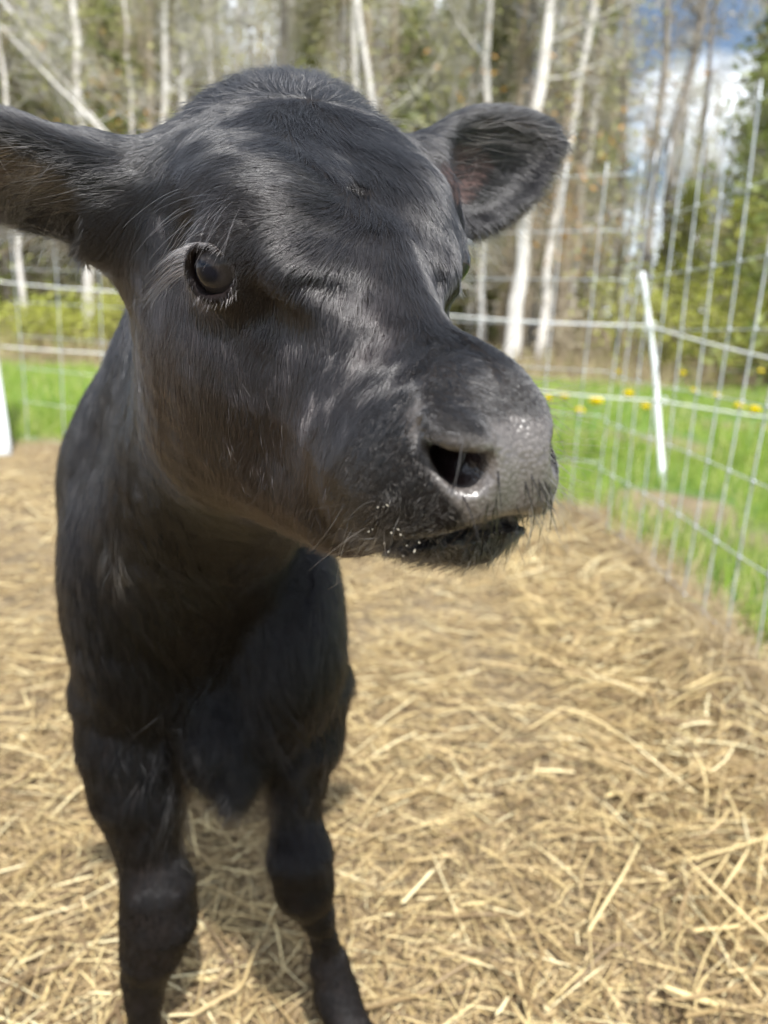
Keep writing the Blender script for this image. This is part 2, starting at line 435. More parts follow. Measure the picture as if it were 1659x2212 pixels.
def lay(n, xr, yr, lmin, lmax, rad, segs, lift, bend, keep=None, seed=1, hgt=.02):
    g = np.random.default_rng(seed)
    x = g.uniform(*xr, n); y = g.uniform(*yr, n)
    # denser near the viewer
    if keep is not None: k = keep(x, y, g); x = x[k]; y = y[k]
    n = len(x)
    L = g.uniform(lmin, lmax, n)*g.uniform(.5, 1, n); th = g.uniform(0, 2*np.pi, n); el = g.normal(0, lift, n); cb = g.normal(0, bend, n)
    t = np.linspace(-.5, .5, segs)
    P = np.zeros((n, segs, 3)); ang = th[:, None]+cb[:, None]*t*2
    dx = np.cos(ang); dy = np.sin(ang); st = L[:, None]/(segs-1)
    X = x[:, None]+np.cumsum(dx*st, 1)-.5*L[:, None]*np.cos(th)[:, None]; Y = y[:, None]+np.cumsum(dy*st, 1)-.5*L[:, None]*np.sin(th)[:, None]
    base = gz(X, Y); zz = base+g.uniform(.1, 1, n)[:, None]**2*hgt+np.abs(np.sin(el))[:, None]*L[:, None]*(t+.5)+np.maximum(0, .5-np.abs(t))*np.abs(g.normal(0, .010, n))[:, None]*L[:, None]*4
    P[..., 0] = X; P[..., 1] = Y; P[..., 2] = np.maximum(zz, base+.001)
    R = rad*np.clip(g.lognormal(-.15, .45, n), .35, 2.6)[:, None]*np.ones(segs)*np.array([.7]+[1]*(segs-2)+[.5])
    return P, R
inpen = lambda x, y, g: (pen(x, y)+.14*(vnoise(x, y, .3, 21)-.3) > -.10) & (g.random(len(x)) < np.clip(2.2/(.3+y), .45, 1)*np.clip(.35+2.2*(vnoise(x, y, .16, 61)*.6+vnoise(x, y, .5, 62)*.4-.22), .25, 1))
A = [lay(3500, (.40, .80), (.7, 3.1), .06, .18, .0014, 5, .25, .35, None, 36, .035),
     lay(60000, (-2.6, 1.25), (.15, 4.4), .03, .12, .00072, 5, .10, .05, inpen, 31, .018),
     lay(9000, (-2.0, 1.25), (.15, 3.4), .04, .16, .00125, 5, .14, .03, inpen, 32, .025),
     lay(10000, (-1.0, 1.15), (.2, 1.7), .04, .13, .0008, 5, .12, .08, inpen, 33, .028)]
# a few long single straws that stand out near the viewer
SP = [[(1392, 1800), (1345, 1890), (1272, 2010)], [(1175, 2240), (1215, 2160), (1330, 2040), (1385, 2100), (1402, 2240)], [(1180, 1995), (1060, 1975), (900, 1985)], [(1010, 1920), (935, 1945)], [(1640, 1960), (1590, 2000), (1500, 2010)],
      [(1500, 1500), (1490, 1580)], [(560, 2030), (520, 2130), (420, 2190)], [(150, 2080), (60, 2110), (-10, 2200)], [(870, 1950), (935, 1880)], [(1650, 2170), (1560, 2180), (1480, 2195)], [(100, 1830), (30, 1900)], [(780, 2180), (900, 2150), (1010, 2080)]]
SPp = []
for s_ in SP:
    q = np.array([ground(x, y, .03+.02*math.sin(i*2.1+x)) for i, (x, y) in enumerate(s_)]); tt = np.linspace(0, len(q)-1, 5); SPp.append(np.stack([np.interp(tt, range(len(q)), q[:, i]) for i in range(3)], 1))
A.append((np.array(SPp), np.full((len(SPp), 5), .0021)))
o = hair('hay', np.concatenate([a_[0] for a_ in A]), np.concatenate([a_[1] for a_ in A]), [HAY])
tag(o, 'loose yellow hay straws strewn over the trampled pen floor', 'hay', kind='stuff')
A = [lay(110000, (-2.6, 1.25), (.15, 4.4), .015, .06, .0009, 4, .15, .5, inpen, 34, .012),
     lay(30000, (-.9, 1.15), (.2, 1.6), .01, .04, .0008, 4, .2, .5, inpen, 35, .012)]
o = hair('chaff', np.concatenate([a_[0] for a_ in A]), np.concatenate([a_[1] for a_ in A]), [HAYD])
tag(o, 'short brown chaff and hay crumbs trodden into the soil', 'chaff', kind='stuff')
# dead tangled grass heaped against the mesh on the right
def tuft(n, fx, lmin, lmax, rad, seed, lean=.5, segs=5):
    g = np.random.default_rng(seed); x, y = fx(g, n); n = len(x)
    L = g.uniform(lmin, lmax, n); th = g.uniform(0, 2*np.pi, n); ln = np.abs(g.normal(0, lean, n)); t = np.linspace(0, 1, segs)
    a = ln[:, None]*(.3+1.0*t)
    hx = np.cumsum(np.sin(a), 1)*L[:, None]/segs; hz = np.cumsum(np.cos(a), 1)*L[:, None]/segs
    P = np.stack([x[:, None]+hx*np.cos(th)[:, None], y[:, None]+hx*np.sin(th)[:, None], gz(x, y)[:, None]-.01+hz], -1)
    R = rad*g.uniform(.6, 1.3, n)[:, None]*(1-.8*t**1.5)
    return P, R
def fx_bank(g, n):
    y = g.uniform(.9, 3.3, n); x = FX+g.normal(-.20, .08, n); return x, y
P1, R1 = tuft(3000, fx_bank, .02, .07, .0012, 41, 1.1)
def fx_bank2(g, n):
    x = g.uniform(-2, .9, n); return x, back_y(x)+g.normal(-.08, .09, n)
P2, R2 = tuft(5000, fx_bank2, .04, .12, .0012, 42, 1.0)
def fx_st(g, n):
    c = np.array([[.80, 1.62], [.84, 1.30], [.76, 1.05], [.83, 1.95], [.72, 1.45], [.86, 2.4]])[g.integers(0, 6, n)]; return c[:, 0]+g.normal(0, .035, n), c[:, 1]+g.normal(0, .05, n)
P3, R3 = tuft(700, fx_st, .05, .14, .0011, 43, .8, 6); 
def fx_hol(g, n): return g.normal(.76, .07, n), g.normal(1.25, .16, n)
P4, R4_ = tuft(1500, fx_hol, .03, .10, .0013, 44, 1.3)
def fx_out(g, n):
    y = g.uniform(1.0, 3.6, n); x = FX+np.abs(g.normal(0, .12, n))+.01; k = vnoise(x, y, .2, 45) > .45; return x[k], y[k]
P5, R5_ = tuft(1200, fx_out, .05, .13, .0014, 46, .8)
P1 = np.concatenate([P1, P3[:, :5], P4, P5]); R1 = np.concatenate([R1, R3[:, :5], R4_, R5_])
BANK = strand_mat('dead_grass', [(0, (.18, .12, .07)), (.5, (.42, .32, .19)), (1, (.70, .60, .40))], .6, .3, .15)
o = hair('dead_grass', np.concatenate([P1, P2]), np.concatenate([R1, R2]), [BANK]); tag(o, 'tangled dead brown grass heaped along the foot of the mesh', 'dead grass', kind='stuff')

GR = strand_mat('grass_blades', [(0, (.11, .20, .025)), (.45, (.25, .38, .045)), (.8, (.40, .48, .10)), (1, (.58, .52, .28))], .5, .4, .35)
def fx_grass(yr, xs_, dens):
    def f(g, n):
        y = yr[0]+(yr[1]-yr[0])*g.random(n)**1.3; x = g.uniform(-xs_, xs_, n)*(.35+.65*y/yr[1])
        k = (g.random(n) < turf_w(x, y)*dens)*(wood_w(x, y) < g.random(n)*.8); return x[k], y[k]
    return f
S = [tuft(52000, fx_grass((1.3, 5.5), 4.5, 1), .05, .15, .0022, 51, .45, 4), tuft(50000, fx_grass((4.5, 13), 10, 1), .07, .18, .0042, 52, .4, 4)]
o = hair('grass', np.concatenate([s_[0] for s_ in S]), np.concatenate([s_[1] for s_ in S]), [GR]); tag(o, 'bright green spring grass beyond the wire mesh', 'grass', kind='stuff')
UG = strand_mat('dry_undergrowth', [(0, (.18, .13, .08)), (.4, (.34, .27, .17)), (.8, (.48, .41, .26)), (1, (.34, .38, .13))], .7, .2, .2)
def fx_under(g, n):
    y = g.uniform(9.8, 19, n); x = g.uniform(-11, 12, n); k = wood_w(x, y) > g.random(n)*.9; return x[k], y[k]
P_, R_ = tuft(26000, fx_under, .10, .55, .006, 61, .5, 4)
o = hair('undergrowth', P_, R_, [UG]); tag(o, 'dry brown stalks and leaf litter at the edge of the wood', 'undergrowth', kind='stuff')
# ------------------------------------------------------------------ fences, posts and ropes
def tube(path, rad, n=8, close=True):
    """mesh arrays of a tube along a path; rad scalar or array"""
    P = np.asarray(path, float); k = len(P); rad = np.broadcast_to(np.asarray(rad, float), (k,))
    T = np.gradient(P, axis=0); T /= np.linalg.norm(T, axis=1, keepdims=True)+1e-12
    ref = np.array([0, 0, 1.]) if abs(T[0, 2]) < .9 else np.array([1., 0, 0])
    A = np.cross(T, ref); A /= np.linalg.norm(A, axis=1, keepdims=True)+1e-12; B = np.cross(T, A)
    t = np.arange(n)*2*np.pi/n
    V = P[:, None]+rad[:, None, None]*(np.cos(t)[None, :, None]*A[:, None]+np.sin(t)[None, :, None]*B[:, None])
    I = np.arange(k*n).reshape(k, n); J = np.roll(I, -1, 1)
    Q = np.stack([I[:-1], J[:-1], J[1:], I[1:]], -1).reshape(-1, 4)
    V = V.reshape(-1, 3)
    if close:
        V = np.concatenate([V, P[:1], P[-1:]]); c0, c1 = k*n, k*n+1
        Tq = np.concatenate([np.stack([J[0], I[0], np.full(n, c0)], -1), np.stack([I[-1], J[-1], np.full(n, c1)], -1)])
        return V, Q, Tq
    return V, Q, np.zeros((0, 3), int)
class Acc:
    def __init__(s): s.V = []; s.Q = []; s.T = []; s.n = 0
    def add(s, V, Q, T=None):
        s.V.append(V); s.Q.append(np.asarray(Q)+s.n)
        if T is not None and len(T): s.T.append(np.asarray(T)+s.n)
        s.n += len(V)
    def tube(s, *a, **k): s.add(*tube(*a, **k))
    def build(s, name, parent=None, mats=(), smooth=True):
        F_ = []
        if s.Q: F_.append(np.concatenate(s.Q))
        if s.T: F_.append(np.concatenate(s.T))
        return mesh_np(name, np.concatenate(s.V), [f for f in F_ if len(f)], parent, mats, smooth)
wm = Nt('galvanised_wire', .42); wm.b.inputs['Metallic'].default_value = .45
wm.col(wm.ramp(wm.noise(30, 3, wm.coord()), [(.3, (.42, .45, .48)), (.7, (.62, .66, .70))]))
ROWS = [.045, .250, .441, .62, .80, .975, 1.157, 1.36]
def wire_fence(label, a, b, step, seed):
    """galvanised mesh from a to b (ground points); its wires are one sheet of mesh, end stakes are parts"""
    g = np.random.default_rng(seed); a = np.asarray(a, float); b = np.asarray(b, float); L = np.linalg.norm(b-a); d = (b-a)/L; nrm = np.array([-d[1], d[0]])
    root = empty('wire_fence', (a[0], a[1], 0)); tag(root, label, 'fence', 'wire mesh fences round the pen')
    ac = Acc()
    sag = lambda s_, z: .012*math.sin(s_*2.3+seed)+.010*math.sin(s_*5.1+z*3)
    pt = lambda s_, z: np.array([*(a+d*s_+nrm*sag(s_, z)), z+.008*math.sin(s_*1.7+seed)])
    for z in ROWS:
        ss = np.arange(0, L+.01, .05); ac.tube([pt(x, z) for x in ss], .0018, 6)
    for x in (np.arange(.055, L, step) if step < .17 else np.concatenate([np.arange(.1, 1.6, .155), np.arange(1.7, L, .30)])):
        dx = g.normal(0, .003); zz = np.linspace(-.01, 1.405, 26)
        ac.tube([pt(x+dx, z)+np.array([nrm[0], nrm[1], 0])*.004 for z in zz], .0024, 6)
        for z in ROWS:                                              # wrapped knots where wires cross
            p = pt(x+dx, z)+np.array([nrm[0], nrm[1], 0])*.002
            ac.tube([p-np.array([*d*.007, 0]), p+np.array([*d*.007, 0])], .0042, 6)
    ac.build('wire_mesh', root, [wm.m]); return root
wire_fence('galvanised square mesh fence running along the right edge of the hay floor', (FX, .35), (FX+.01, 3.05), .150, 1)
wire_fence('galvanised square mesh fence closing the back of the pen behind the calf', FC, FL, .175, 2)
pw = Nt('white_plastic', .45); pw.col(pw.ramp(pw.noise(5, 4, pw.coord()), [(.3, (.62, .66, .68)), (.7, (.80, .82, .82))]))
# thick white post at the left corner, leaning a little
root = empty('corner_post', (-2.13, 3.98, 0)); tag(root, 'thick white round corner post at the left end of the back fence', 'post')
ac = Acc(); a0 = ground(2, 985)*1.0; a0[2] = -.02; top = at(-62, 560, 4.30)
pth = [a0+(top-a0)*t for t in np.linspace(0, 1.25, 14)]
ac.tube(pth, .062, 28); ac.build('pipe', root, [pw.m])
ac = Acc(); q = pth[-1]; dd = (pth[-1]-pth[0]); dd /= np.linalg.norm(dd)
ac.tube([q-dd*.03, q-dd*.02, q+dd*.012, q+dd*.02], [.066, .068, .068, .05], 28); ac.build('cap', root, [pw.m])
for h_ in (.12, .62, 1.15):
    ac = Acc(); c0 = a0+dd*h_; t = np.linspace(0, 2*np.pi, 25); e1 = np.cross(dd, [0, 1, 0]); e1 /= np.linalg.norm(e1); e2 = np.cross(dd, e1)
    ac.tube([c0+.064*(math.cos(x)*e1+math.sin(x)*e2)+dd*.004*math.sin(3*x) for x in t], .0022, 6, close=False); ac.build('wire_tie', root, [wm.m])
# leaning step-in post outside the right fence
foot = ground(1436, 1050); foot[2] = gz(foot[0], foot[1])-.05; topp = at(1388, 588, 3.92)
root = empty('step_in_post', tuple(foot)); tag(root, 'thin white plastic stake leaning in the grass beyond the right mesh', 'fence post')
ac = Acc(); mid = at(1414, 790, 3.98)
pts = [foot+(mid-foot)*t for t in np.linspace(0, 1, 8)]+[mid+(topp-mid)*t for t in np.linspace(.15, 1, 8)]
ac.tube(pts, np.linspace(.017, .012, 16), 10); ac.build('stake', root, [pw.m])
for z_ in (703, 865):
    p = at({703: 1400, 865: 1424}[z_], z_, 3.96); ac = Acc()
    ac.tube([p+np.array([.016, -.01, .02]), p+np.array([.030, -.02, .014]), p+np.array([.032, -.02, -.010]), p+np.array([.014, -.01, -.02])], .005, 6); ac.build('hook', root, [pw.m])
# twisted electric ropes
rp = Nt('poly_rope', .6); w = rp.new('ShaderNodeTexWave', wave_type='BANDS', bands_direction='DIAGONAL'); w.inputs['Scale'].default_value = 38
rp.link(rp.coord(), w.inputs['Vector']); rp.col(rp.ramp(w.outputs['Fac'], [(.25, (.42, .43, .44)), (.45, (.80, .80, .78))]))
def rope(label, pts, rad):
    P = []
    for a, b in zip(pts[:-1], pts[1:]):
        L = np.linalg.norm(b-a); k = max(2, int(L/.010)); t = np.linspace(0, 1, k, endpoint=False)
        q = a+(b-a)*t[:, None]; q[:, 2] -= .02*L*t*(1-t)*2; P.append(q)
    P = np.concatenate(P+[np.array([pts[-1]])]); root = empty('electric_rope', tuple(P[0])); tag(root, label, 'rope', 'white electric ropes outside the mesh')
    ac = Acc(); s = np.arange(len(P))*.010; T = np.gradient(P, axis=0); T /= np.linalg.norm(T, axis=1, keepdims=True)
    A = np.cross(T, [0, 0, 1.]); A /= np.linalg.norm(A, axis=1, keepdims=True); B = np.cross(T, A)
    for ph in (0, 2.1, 4.2):
        a = s*2*np.pi/.045+ph; ac.tube(P+rad*.55*(np.cos(a)[:, None]*A+np.sin(a)[:, None]*B), rad*.55, 5)
    ac.build('strands', root, [rp.m])
rope('upper twisted white rope crossing beyond the mesh at the height of the calf eyes', [at(-160, 590, 4.7), at(290, 632, 4.65), at(980, 682, 4.3), at(1400, 703, 3.96), at(1750, 792, 3.0)], .0055)
rope('lower twisted white rope crossing above the dandelions beyond the mesh', [at(-160, 730, 4.7), at(200, 762, 4.6), at(1140, 842, 4.15), at(1424, 865, 3.96), at(1750, 912, 3.6)], .0050)
# dandelions
dm = Nt('dandelion_yellow', .6); dm.col((.92, .80, .02)); dg = Nt('dandelion_stem', .6); dg.col((.12, .24, .05))
spots = [(1183, 865), (1218, 868), (1253, 877), (1285, 888), (1293, 853), (1356, 868), (1396, 876), (1596, 880), (1628, 893), (1336, 808), (1472, 825), (1499, 842), (1640, 822), (1548, 858)]
first = None
for i, (x, y) in enumerate(spots):
    zf = .35; p = ground(x, y, zf); gzz = float(gz(p[0], p[1]))
    if first is None:
        root = empty('dandelion', (p[0], p[1], gzz)); root.location = (0, 0, 0); ac = Acc()
        ac.tube([(0, 0, 0), (.004, 0, .09), (0, .003, .185)], .0022, 6); ac.build('stem', root, [dg.m])
        ac = Acc(); g = np.random.default_rng(3)
        for k in range(150):
            th = k*2.4; el_ = math.asin(min(1, (k+.5)/150))*.98; r_ = .019
            d = np.array([math.cos(th)*math.cos(el_), math.sin(th)*math.cos(el_), math.sin(el_)]); c0_ = np.array([0, 0, .186]); b0_ = c0_+d*r_*[1, 1, .85]
            s_ = np.cross(d, [.1, .2, 1.]); s_ = s_/np.linalg.norm(s_)*.0024
            ac.add(np.array([c0_-s_*.4, c0_+s_*.4, b0_+s_, b0_-s_]), [[0, 1, 2, 3]])
        ac.tube([(0, 0, .178), (0, 0, .188), (0, 0, .192)], [.004, .010, .008], 10)
        ac.build('flower', root, [dm.m]); first = root; o = root
        kids = list(root.children)
    else:
        o = first.copy(); COL.objects.link(o)
        for ch in kids:
            c_ = ch.copy(); COL.objects.link(c_); c_.parent = o
    o.location = (p[0], p[1], gzz); o.rotation_euler.z = i*1.3
    s_ = 1.9+.25*math.sin(i*2.7); o.scale = (s_, s_, s_)
    tag(o, 'yellow dandelion in flower in the bright grass beyond the right mesh', 'flower', 'dandelions in the grass')
# ------------------------------------------------------------------ the wood
bk = Nt('birch_bark', .75); v = bk.coord('Object', (1, 1, 1))
band = bk.noise(9, 5, bk.coord('Object', (1.2, 1.2, 5)), .7)
bk.col(bk.mix(.35, bk.ramp(band, [(.36, (.10, .09, .08)), (.46, (.46, .44, .41)), (.7, (.66, .64, .60))]), bk.ramp(bk.noise(2.5, 4, v), [(.35, (.32, .29, .26)), (.65, (.66, .64, .61))])))
bk.bump(band, .4, .02)
gb = Nt('grey_bark', .85); v = gb.coord('Object', (1, 1, .35)); gb.col(gb.ramp(gb.noise(14, 6, v, .7), [(.3, (.22, .18, .13)), (.7, (.48, .40, .30))])); gb.bump(gb.noise(25, 5, v), .6, .03)
db = Nt('dark_bark', .9); v = db.coord('Object', (1, 1, .35)); db.col(db.ramp(db.noise(16, 6, v, .7), [(.3, (.09, .08, .07)), (.7, (.26, .235, .205))]))
def leaf_mat(name, stops, scale=6, trans=.35):
    t = Nt(name, .7); v = t.coord('Object'); c = t.ramp(t.noise(scale, 4, v, .7), stops); t.col(c)
    tr = t.new('ShaderNodeBsdfTranslucent'); t.link(c, tr.inputs['Color']); mx = t.new('ShaderNodeMixShader'); mx.inputs[0].default_value = trans
    out = t.n['Material Output']; t.link(t.b.outputs[0], mx.inputs[1]); t.link(tr.outputs[0], mx.inputs[2]); t.link(mx.outputs[0], out.inputs[0]); return t.m
LM = {'bud': leaf_mat('spring_buds', [(.3, (.25, .27, .09)), (.5, (.40, .40, .15)), (.7, (.55, .51, .27))]),
      'brown': leaf_mat('dry_twigs', [(.3, (.28, .23, .16)), (.5, (.44, .38, .27)), (.7, (.57, .51, .38))]),
      'green': leaf_mat('evergreen_needles', [(.3, (.10, .13, .035)), (.5, (.22, .26, .07)), (.7, (.36, .38, .13))]),
      'fresh': leaf_mat('fresh_leaves', [(.3, (.20, .24, .04)), (.5, (.38, .40, .07)), (.7, (.52, .50, .13))]),
      'rust': leaf_mat('rusty_leaves', [(.3, (.40, .19, .04)), (.6, (.55, .30, .07)), (.8, (.58, .40, .10))])}
def limb(g, ac, p, d, L, r, lvl, tips, up_=.25, wob=.18, segs=7):
    P = [np.array(p, float)]; d = np.array(d, float); d /= np.linalg.norm(d)
    for i in range(segs):
        d = d+g.normal(0, wob, 3)*.6+np.array([0, 0, up_])*.12; d /= np.linalg.norm(d); P.append(P[-1]+d*L/segs)
    R = np.linspace(r, r*.25, len(P)); ac.tube(P, R, 5 if lvl else 7)
    if lvl < 2:
        for i in range(2, len(P)):
            for _ in range(g.integers(1, 3)):
                dd = d*.5+g.normal(0, .8, 3); dd[2] = abs(dd[2])*.6-.05; limb(g, ac, P[i], dd, L*g.uniform(.3, .55), R[i]*.55, lvl+1, tips, up_, wob, 4)
    for q in P[len(P)//2:]: tips.append(q)
def leaves(g, C_, n, spread, size, flat=False):
    c = C_[g.integers(0, len(C_), n)]+g.normal(0, spread, (n, 3)); a = g.normal(0, 1, (n, 3)); a /= np.linalg.norm(a, axis=1, keepdims=True)
    b = g.normal(0, 1, (n, 3)); b -= a*(a*b).sum(1, keepdims=True); b /= np.linalg.norm(b, axis=1, keepdims=True)
    s = size*g.uniform(.5, 1.4, (n, 1)); V = np.stack([c-a*s, c+b*s*.5, c+a*s, c-b*s*.5], 1).reshape(-1, 3)
    return V, np.arange(4*n).reshape(n, 4)
def twigs(g, C_, n, Lmin, Lmax, rad, spread):
    """fine twigs as thin three-sided rods"""
    c = C_[g.integers(0, len(C_), n)]+g.normal(0, spread, (n, 3)); d = g.normal(0, 1, (n, 3)); d[:, 2] = np.abs(d[:, 2])*.8; d /= np.linalg.norm(d, axis=1, keepdims=True)
    L = g.uniform(Lmin, Lmax, (n, 1)); a = np.cross(d, [0.3, .2, 1.]); a /= np.linalg.norm(a, axis=1, keepdims=True); b = np.cross(d, a); m_ = c+d*L*.5+g.normal(0, .06, (n, 3))*L; e = c+d*L
    ring = lambda p, r: [p+a*r, p+(-.5*a+.87*b)*r, p+(-.5*a-.87*b)*r]
    V = np.stack(ring(c, rad)+ring(m_, rad*.7)+ring(e, rad*.2), 1).reshape(-1, 3); o = np.arange(n)[:, None]*9
    Q = np.concatenate([o+np.array([i+k, (i+1) % 3+k, (i+1) % 3+k+3, i+k+3]) for k in (0, 3) for i in range(3)])
    return V, Q
def tree(name, label, path, rad, bark, group, seed, limbs=6, crown='bud', nleaf=900, ntwig=500, start=.25, lsize=.05, cat='tree', limbL=(1.2, 2.6)):
    """path: world points of the trunk from the foot up (its top well above the frame)"""
    g = np.random.default_rng(seed); P = np.array(path, float); P[0, 2] = float(gz(P[0, 0], P[0, 1]))-.1
    s = np.concatenate([[0], np.cumsum(np.linalg.norm(np.diff(P, axis=0), axis=1))]); t = np.linspace(0, s[-1], 18)
    Q = np.stack([np.interp(t, s, P[:, i]) for i in range(3)], 1)
    Q[1:-1] += g.normal(0, rad*.25, (16, 3))*[1, 1, 0]; R = rad*np.linspace(1, .35, 18); R[0] *= 1.35; R[1] *= 1.08
    root = empty(name, (Q[0, 0], Q[0, 1], Q[0, 2])); tag(root, label, cat, group)
    ac = Acc(); ac.tube(Q, R, 12); tips = []
    for k in range(limbs):
        i = int(g.uniform(start, .98)*17); th = g.uniform(0, 2*np.pi)
        limb(g, ac, Q[i], (math.cos(th), math.sin(th), g.uniform(.1, .8)), g.uniform(*limbL)*(1.15-i/20), R[i]*.32, 0, tips)
    ac.build('trunk', root, [bark.m])
    if nleaf and tips:
        T = np.array(tips); ac = Acc(); ac.add(*leaves(g, T, nleaf, .28, lsize)); 
        nl = len(ac.Q[0])
        if ntwig: ac.add(*twigs(g, T, ntwig, .2, .7, .006, .12))
        co_ = ac.build('crown', root, [LM[crown], bark.m]); mi = np.ones(len(co_.data.polygons), np.int32); mi[:nl] = 0; co_.data.polygons.foreach_set('material_index', mi)
    return root
def upto(pts, d, top=3.0):
    """pixel track of a trunk at distance d -> world path, continued upwards"""
    P = [at(x, y, d) for x, y in pts]; e = P[-1]-P[-2]; e /= np.linalg.norm(e); return P+[P[-1]+e*top*.5, P[-1]+e*top+np.array([0, 0, top*.1])]
GB = 'birches along the edge of the wood'
birches = [
 ('white birch at the left whose trunk stands straight above the near ear', [(204, 770), (196, 741), (178, 290), (158, 0)], 13.5, .125),
 ('slim pale birch between the near ear and the crossing leaning stems', [(305, 775), (285, 230), (268, 0)], 15, .075),
 ('broad grey birch with a dark left side above the left of the calf crown', [(402, 775), (396, 250), (388, 0)], 14, .13),
 ('bright white birch just left of the calf crown', [(466, 775), (455, 190), (443, 0)], 14.5, .125),
 ('dull broad birch behind the middle of the calf crown', [(742, 775), (735, 190), (742, 0)], 17, .14),
 ('bright thin birch leaning out to the right of the calf crown', [(890, 775), (812, 245), (772, 0)], 12.5, .085),
 ('white birch with a flared bright foot right of the muzzle', [(1098, 782), (1110, 700), (1140, 450), (1160, 250), (1172, 140), (1192, 0)], 12.6, .16),
 ('second white birch just right of the one with the flared foot', [(1163, 782), (1180, 600), (1213, 400), (1240, 250), (1262, 120), (1283, 0)], 13.0, .11),
 ('thin pale birch at the far left edge of the picture', [(60, 775), (25, 300), (0, 120), (-15, 0)], 14, .07),
 ('faint slim birch behind the far ear', [(960, 775), (935, 250), (930, 0)], 19, .09),
]
for i, (lb, pt, d, r_) in enumerate(birches): tree('birch_tree', lb, upto(pt, d, 4), r_*.88, bk, GB, 100+i, 5, 'bud', 500, 300, .35, .04)
# leaning bare stems at the top left
for i, (lb, pt, d, r_, bm_) in enumerate([
 ('long pale stem leaning left across the straight birch', [(330, 420), (230, 290), (150, 190), (20, 20), (-10, -20)], 12.8, .055, bk),
 ('second leaning stem just below and left of the longer one', [(400, 560), (200, 262), (130, 190), (0, 55), (-30, 25)], 12.2, .05, bk),
 ('thin bare dead stem slanting down to the right behind the near ear', [(370, 400), (320, 290), (250, 225), (200, 120)], 13.2, .035, gb)]):
    P = [at(x, y, d) for x, y in pt]; f = P[0]+(P[0]-P[1])/np.linalg.norm(P[0]-P[1])*.2; f2 = f.copy(); f2[2] = 0; f2[0] += .9; tree('leaning_tree', lb, [f2]+P, r_, bm_, 'leaning stems at the left', 140+i, 3, 'bud', 150, 150, .5)
# dark trunks on the right
for i, (lb, pt, d, r_) in enumerate([
 ('dark slender trunk rising above the leaning white stake', [(1385, 775), (1400, 500), (1425, 250), (1442, 0)], 13.5, .10),
 ('dark crooked trunk right of the slender one, against the bright sky gap', [(1430, 780), (1450, 330), (1490, 140), (1522, 0)], 14.0, .12),
 ('dark trunk between the two white birches and the sky gap', [(1330, 775), (1345, 400), (1350, 0)], 16, .09),
 ('brown trunk hugging the left side of the flared birch', [(1120, 775), (1135, 300), (1155, 0)], 14.5, .09)]):
    tree('dark_tree', lb, upto(pt, d, 4), r_, db, 'dark trunks at the right', 160+i, 6, 'brown', 500, 500, .3)
# the mass of slim trees further in: a few shapes, each copied at its own place
g = np.random.default_rng(77); protos = []
kinds = [('grey_tree', gb, 'bud', 'bare grey spring tree standing deep in the wood'), ('brown_tree', db, 'brown', 'bare brown spring tree standing deep in the wood'), ('pale_tree', bk, 'bud', 'pale slim birch standing deep in the wood')]
n_far = 0
def far_spots():
    out = []
    for k in range(260):
        y = 14.5+22*g.random()**1.0; x = g.uniform(-.62, .62)*y*1.05
        u = x/y; px = W/2+F*u
        out.append((x, y, px))
    return out
proto = {}
for nm, bm_, cw, lb in kinds:
    for vv in range(2):
        h_ = 13.; r0_ = tree(nm, lb, [(0, 0, 0), (.1, 0, h_*.3), (.15, .1, h_*.6), (.3*(1-2*vv), .1, h_)], .11, bm_, 'slim trees deep in the wood', 200+vv+len(nm), 15, cw, 2600, 900, .12, .042, limbL=(1.0, 2.4))
        proto[nm, vv] = r0_
used = set()
for x, y, px in far_spots():
    if 1225 < px < 1565 and g.random() < .80: continue       # the thin place where the sky shows
    if 440 < px < 610 and g.random() < .62: continue
    nm, bm_, cw, lb = kinds[int(g.choice(3, p=[.40, .22, .38]))]; vv = int(g.integers(0, 2)); pr = proto[nm, vv]
    if (nm, vv) not in used: o = pr; used.add((nm, vv))
    else:
        o = pr.copy(); COL.objects.link(o)
        for ch in pr.children: c_ = ch.copy(); COL.objects.link(c_); c_.parent = o; c_.matrix_parent_inverse = ch.matrix_parent_inverse
    s_ = g.uniform(.75, 1.25); o.location = (x, y, float(gz(x, y))-.1); o.rotation_euler = (g.normal(0, .03), g.normal(0, .04), g.uniform(0, 6.28)); o.scale = (s_*g.uniform(.6, 1.1),)*2+(s_,)
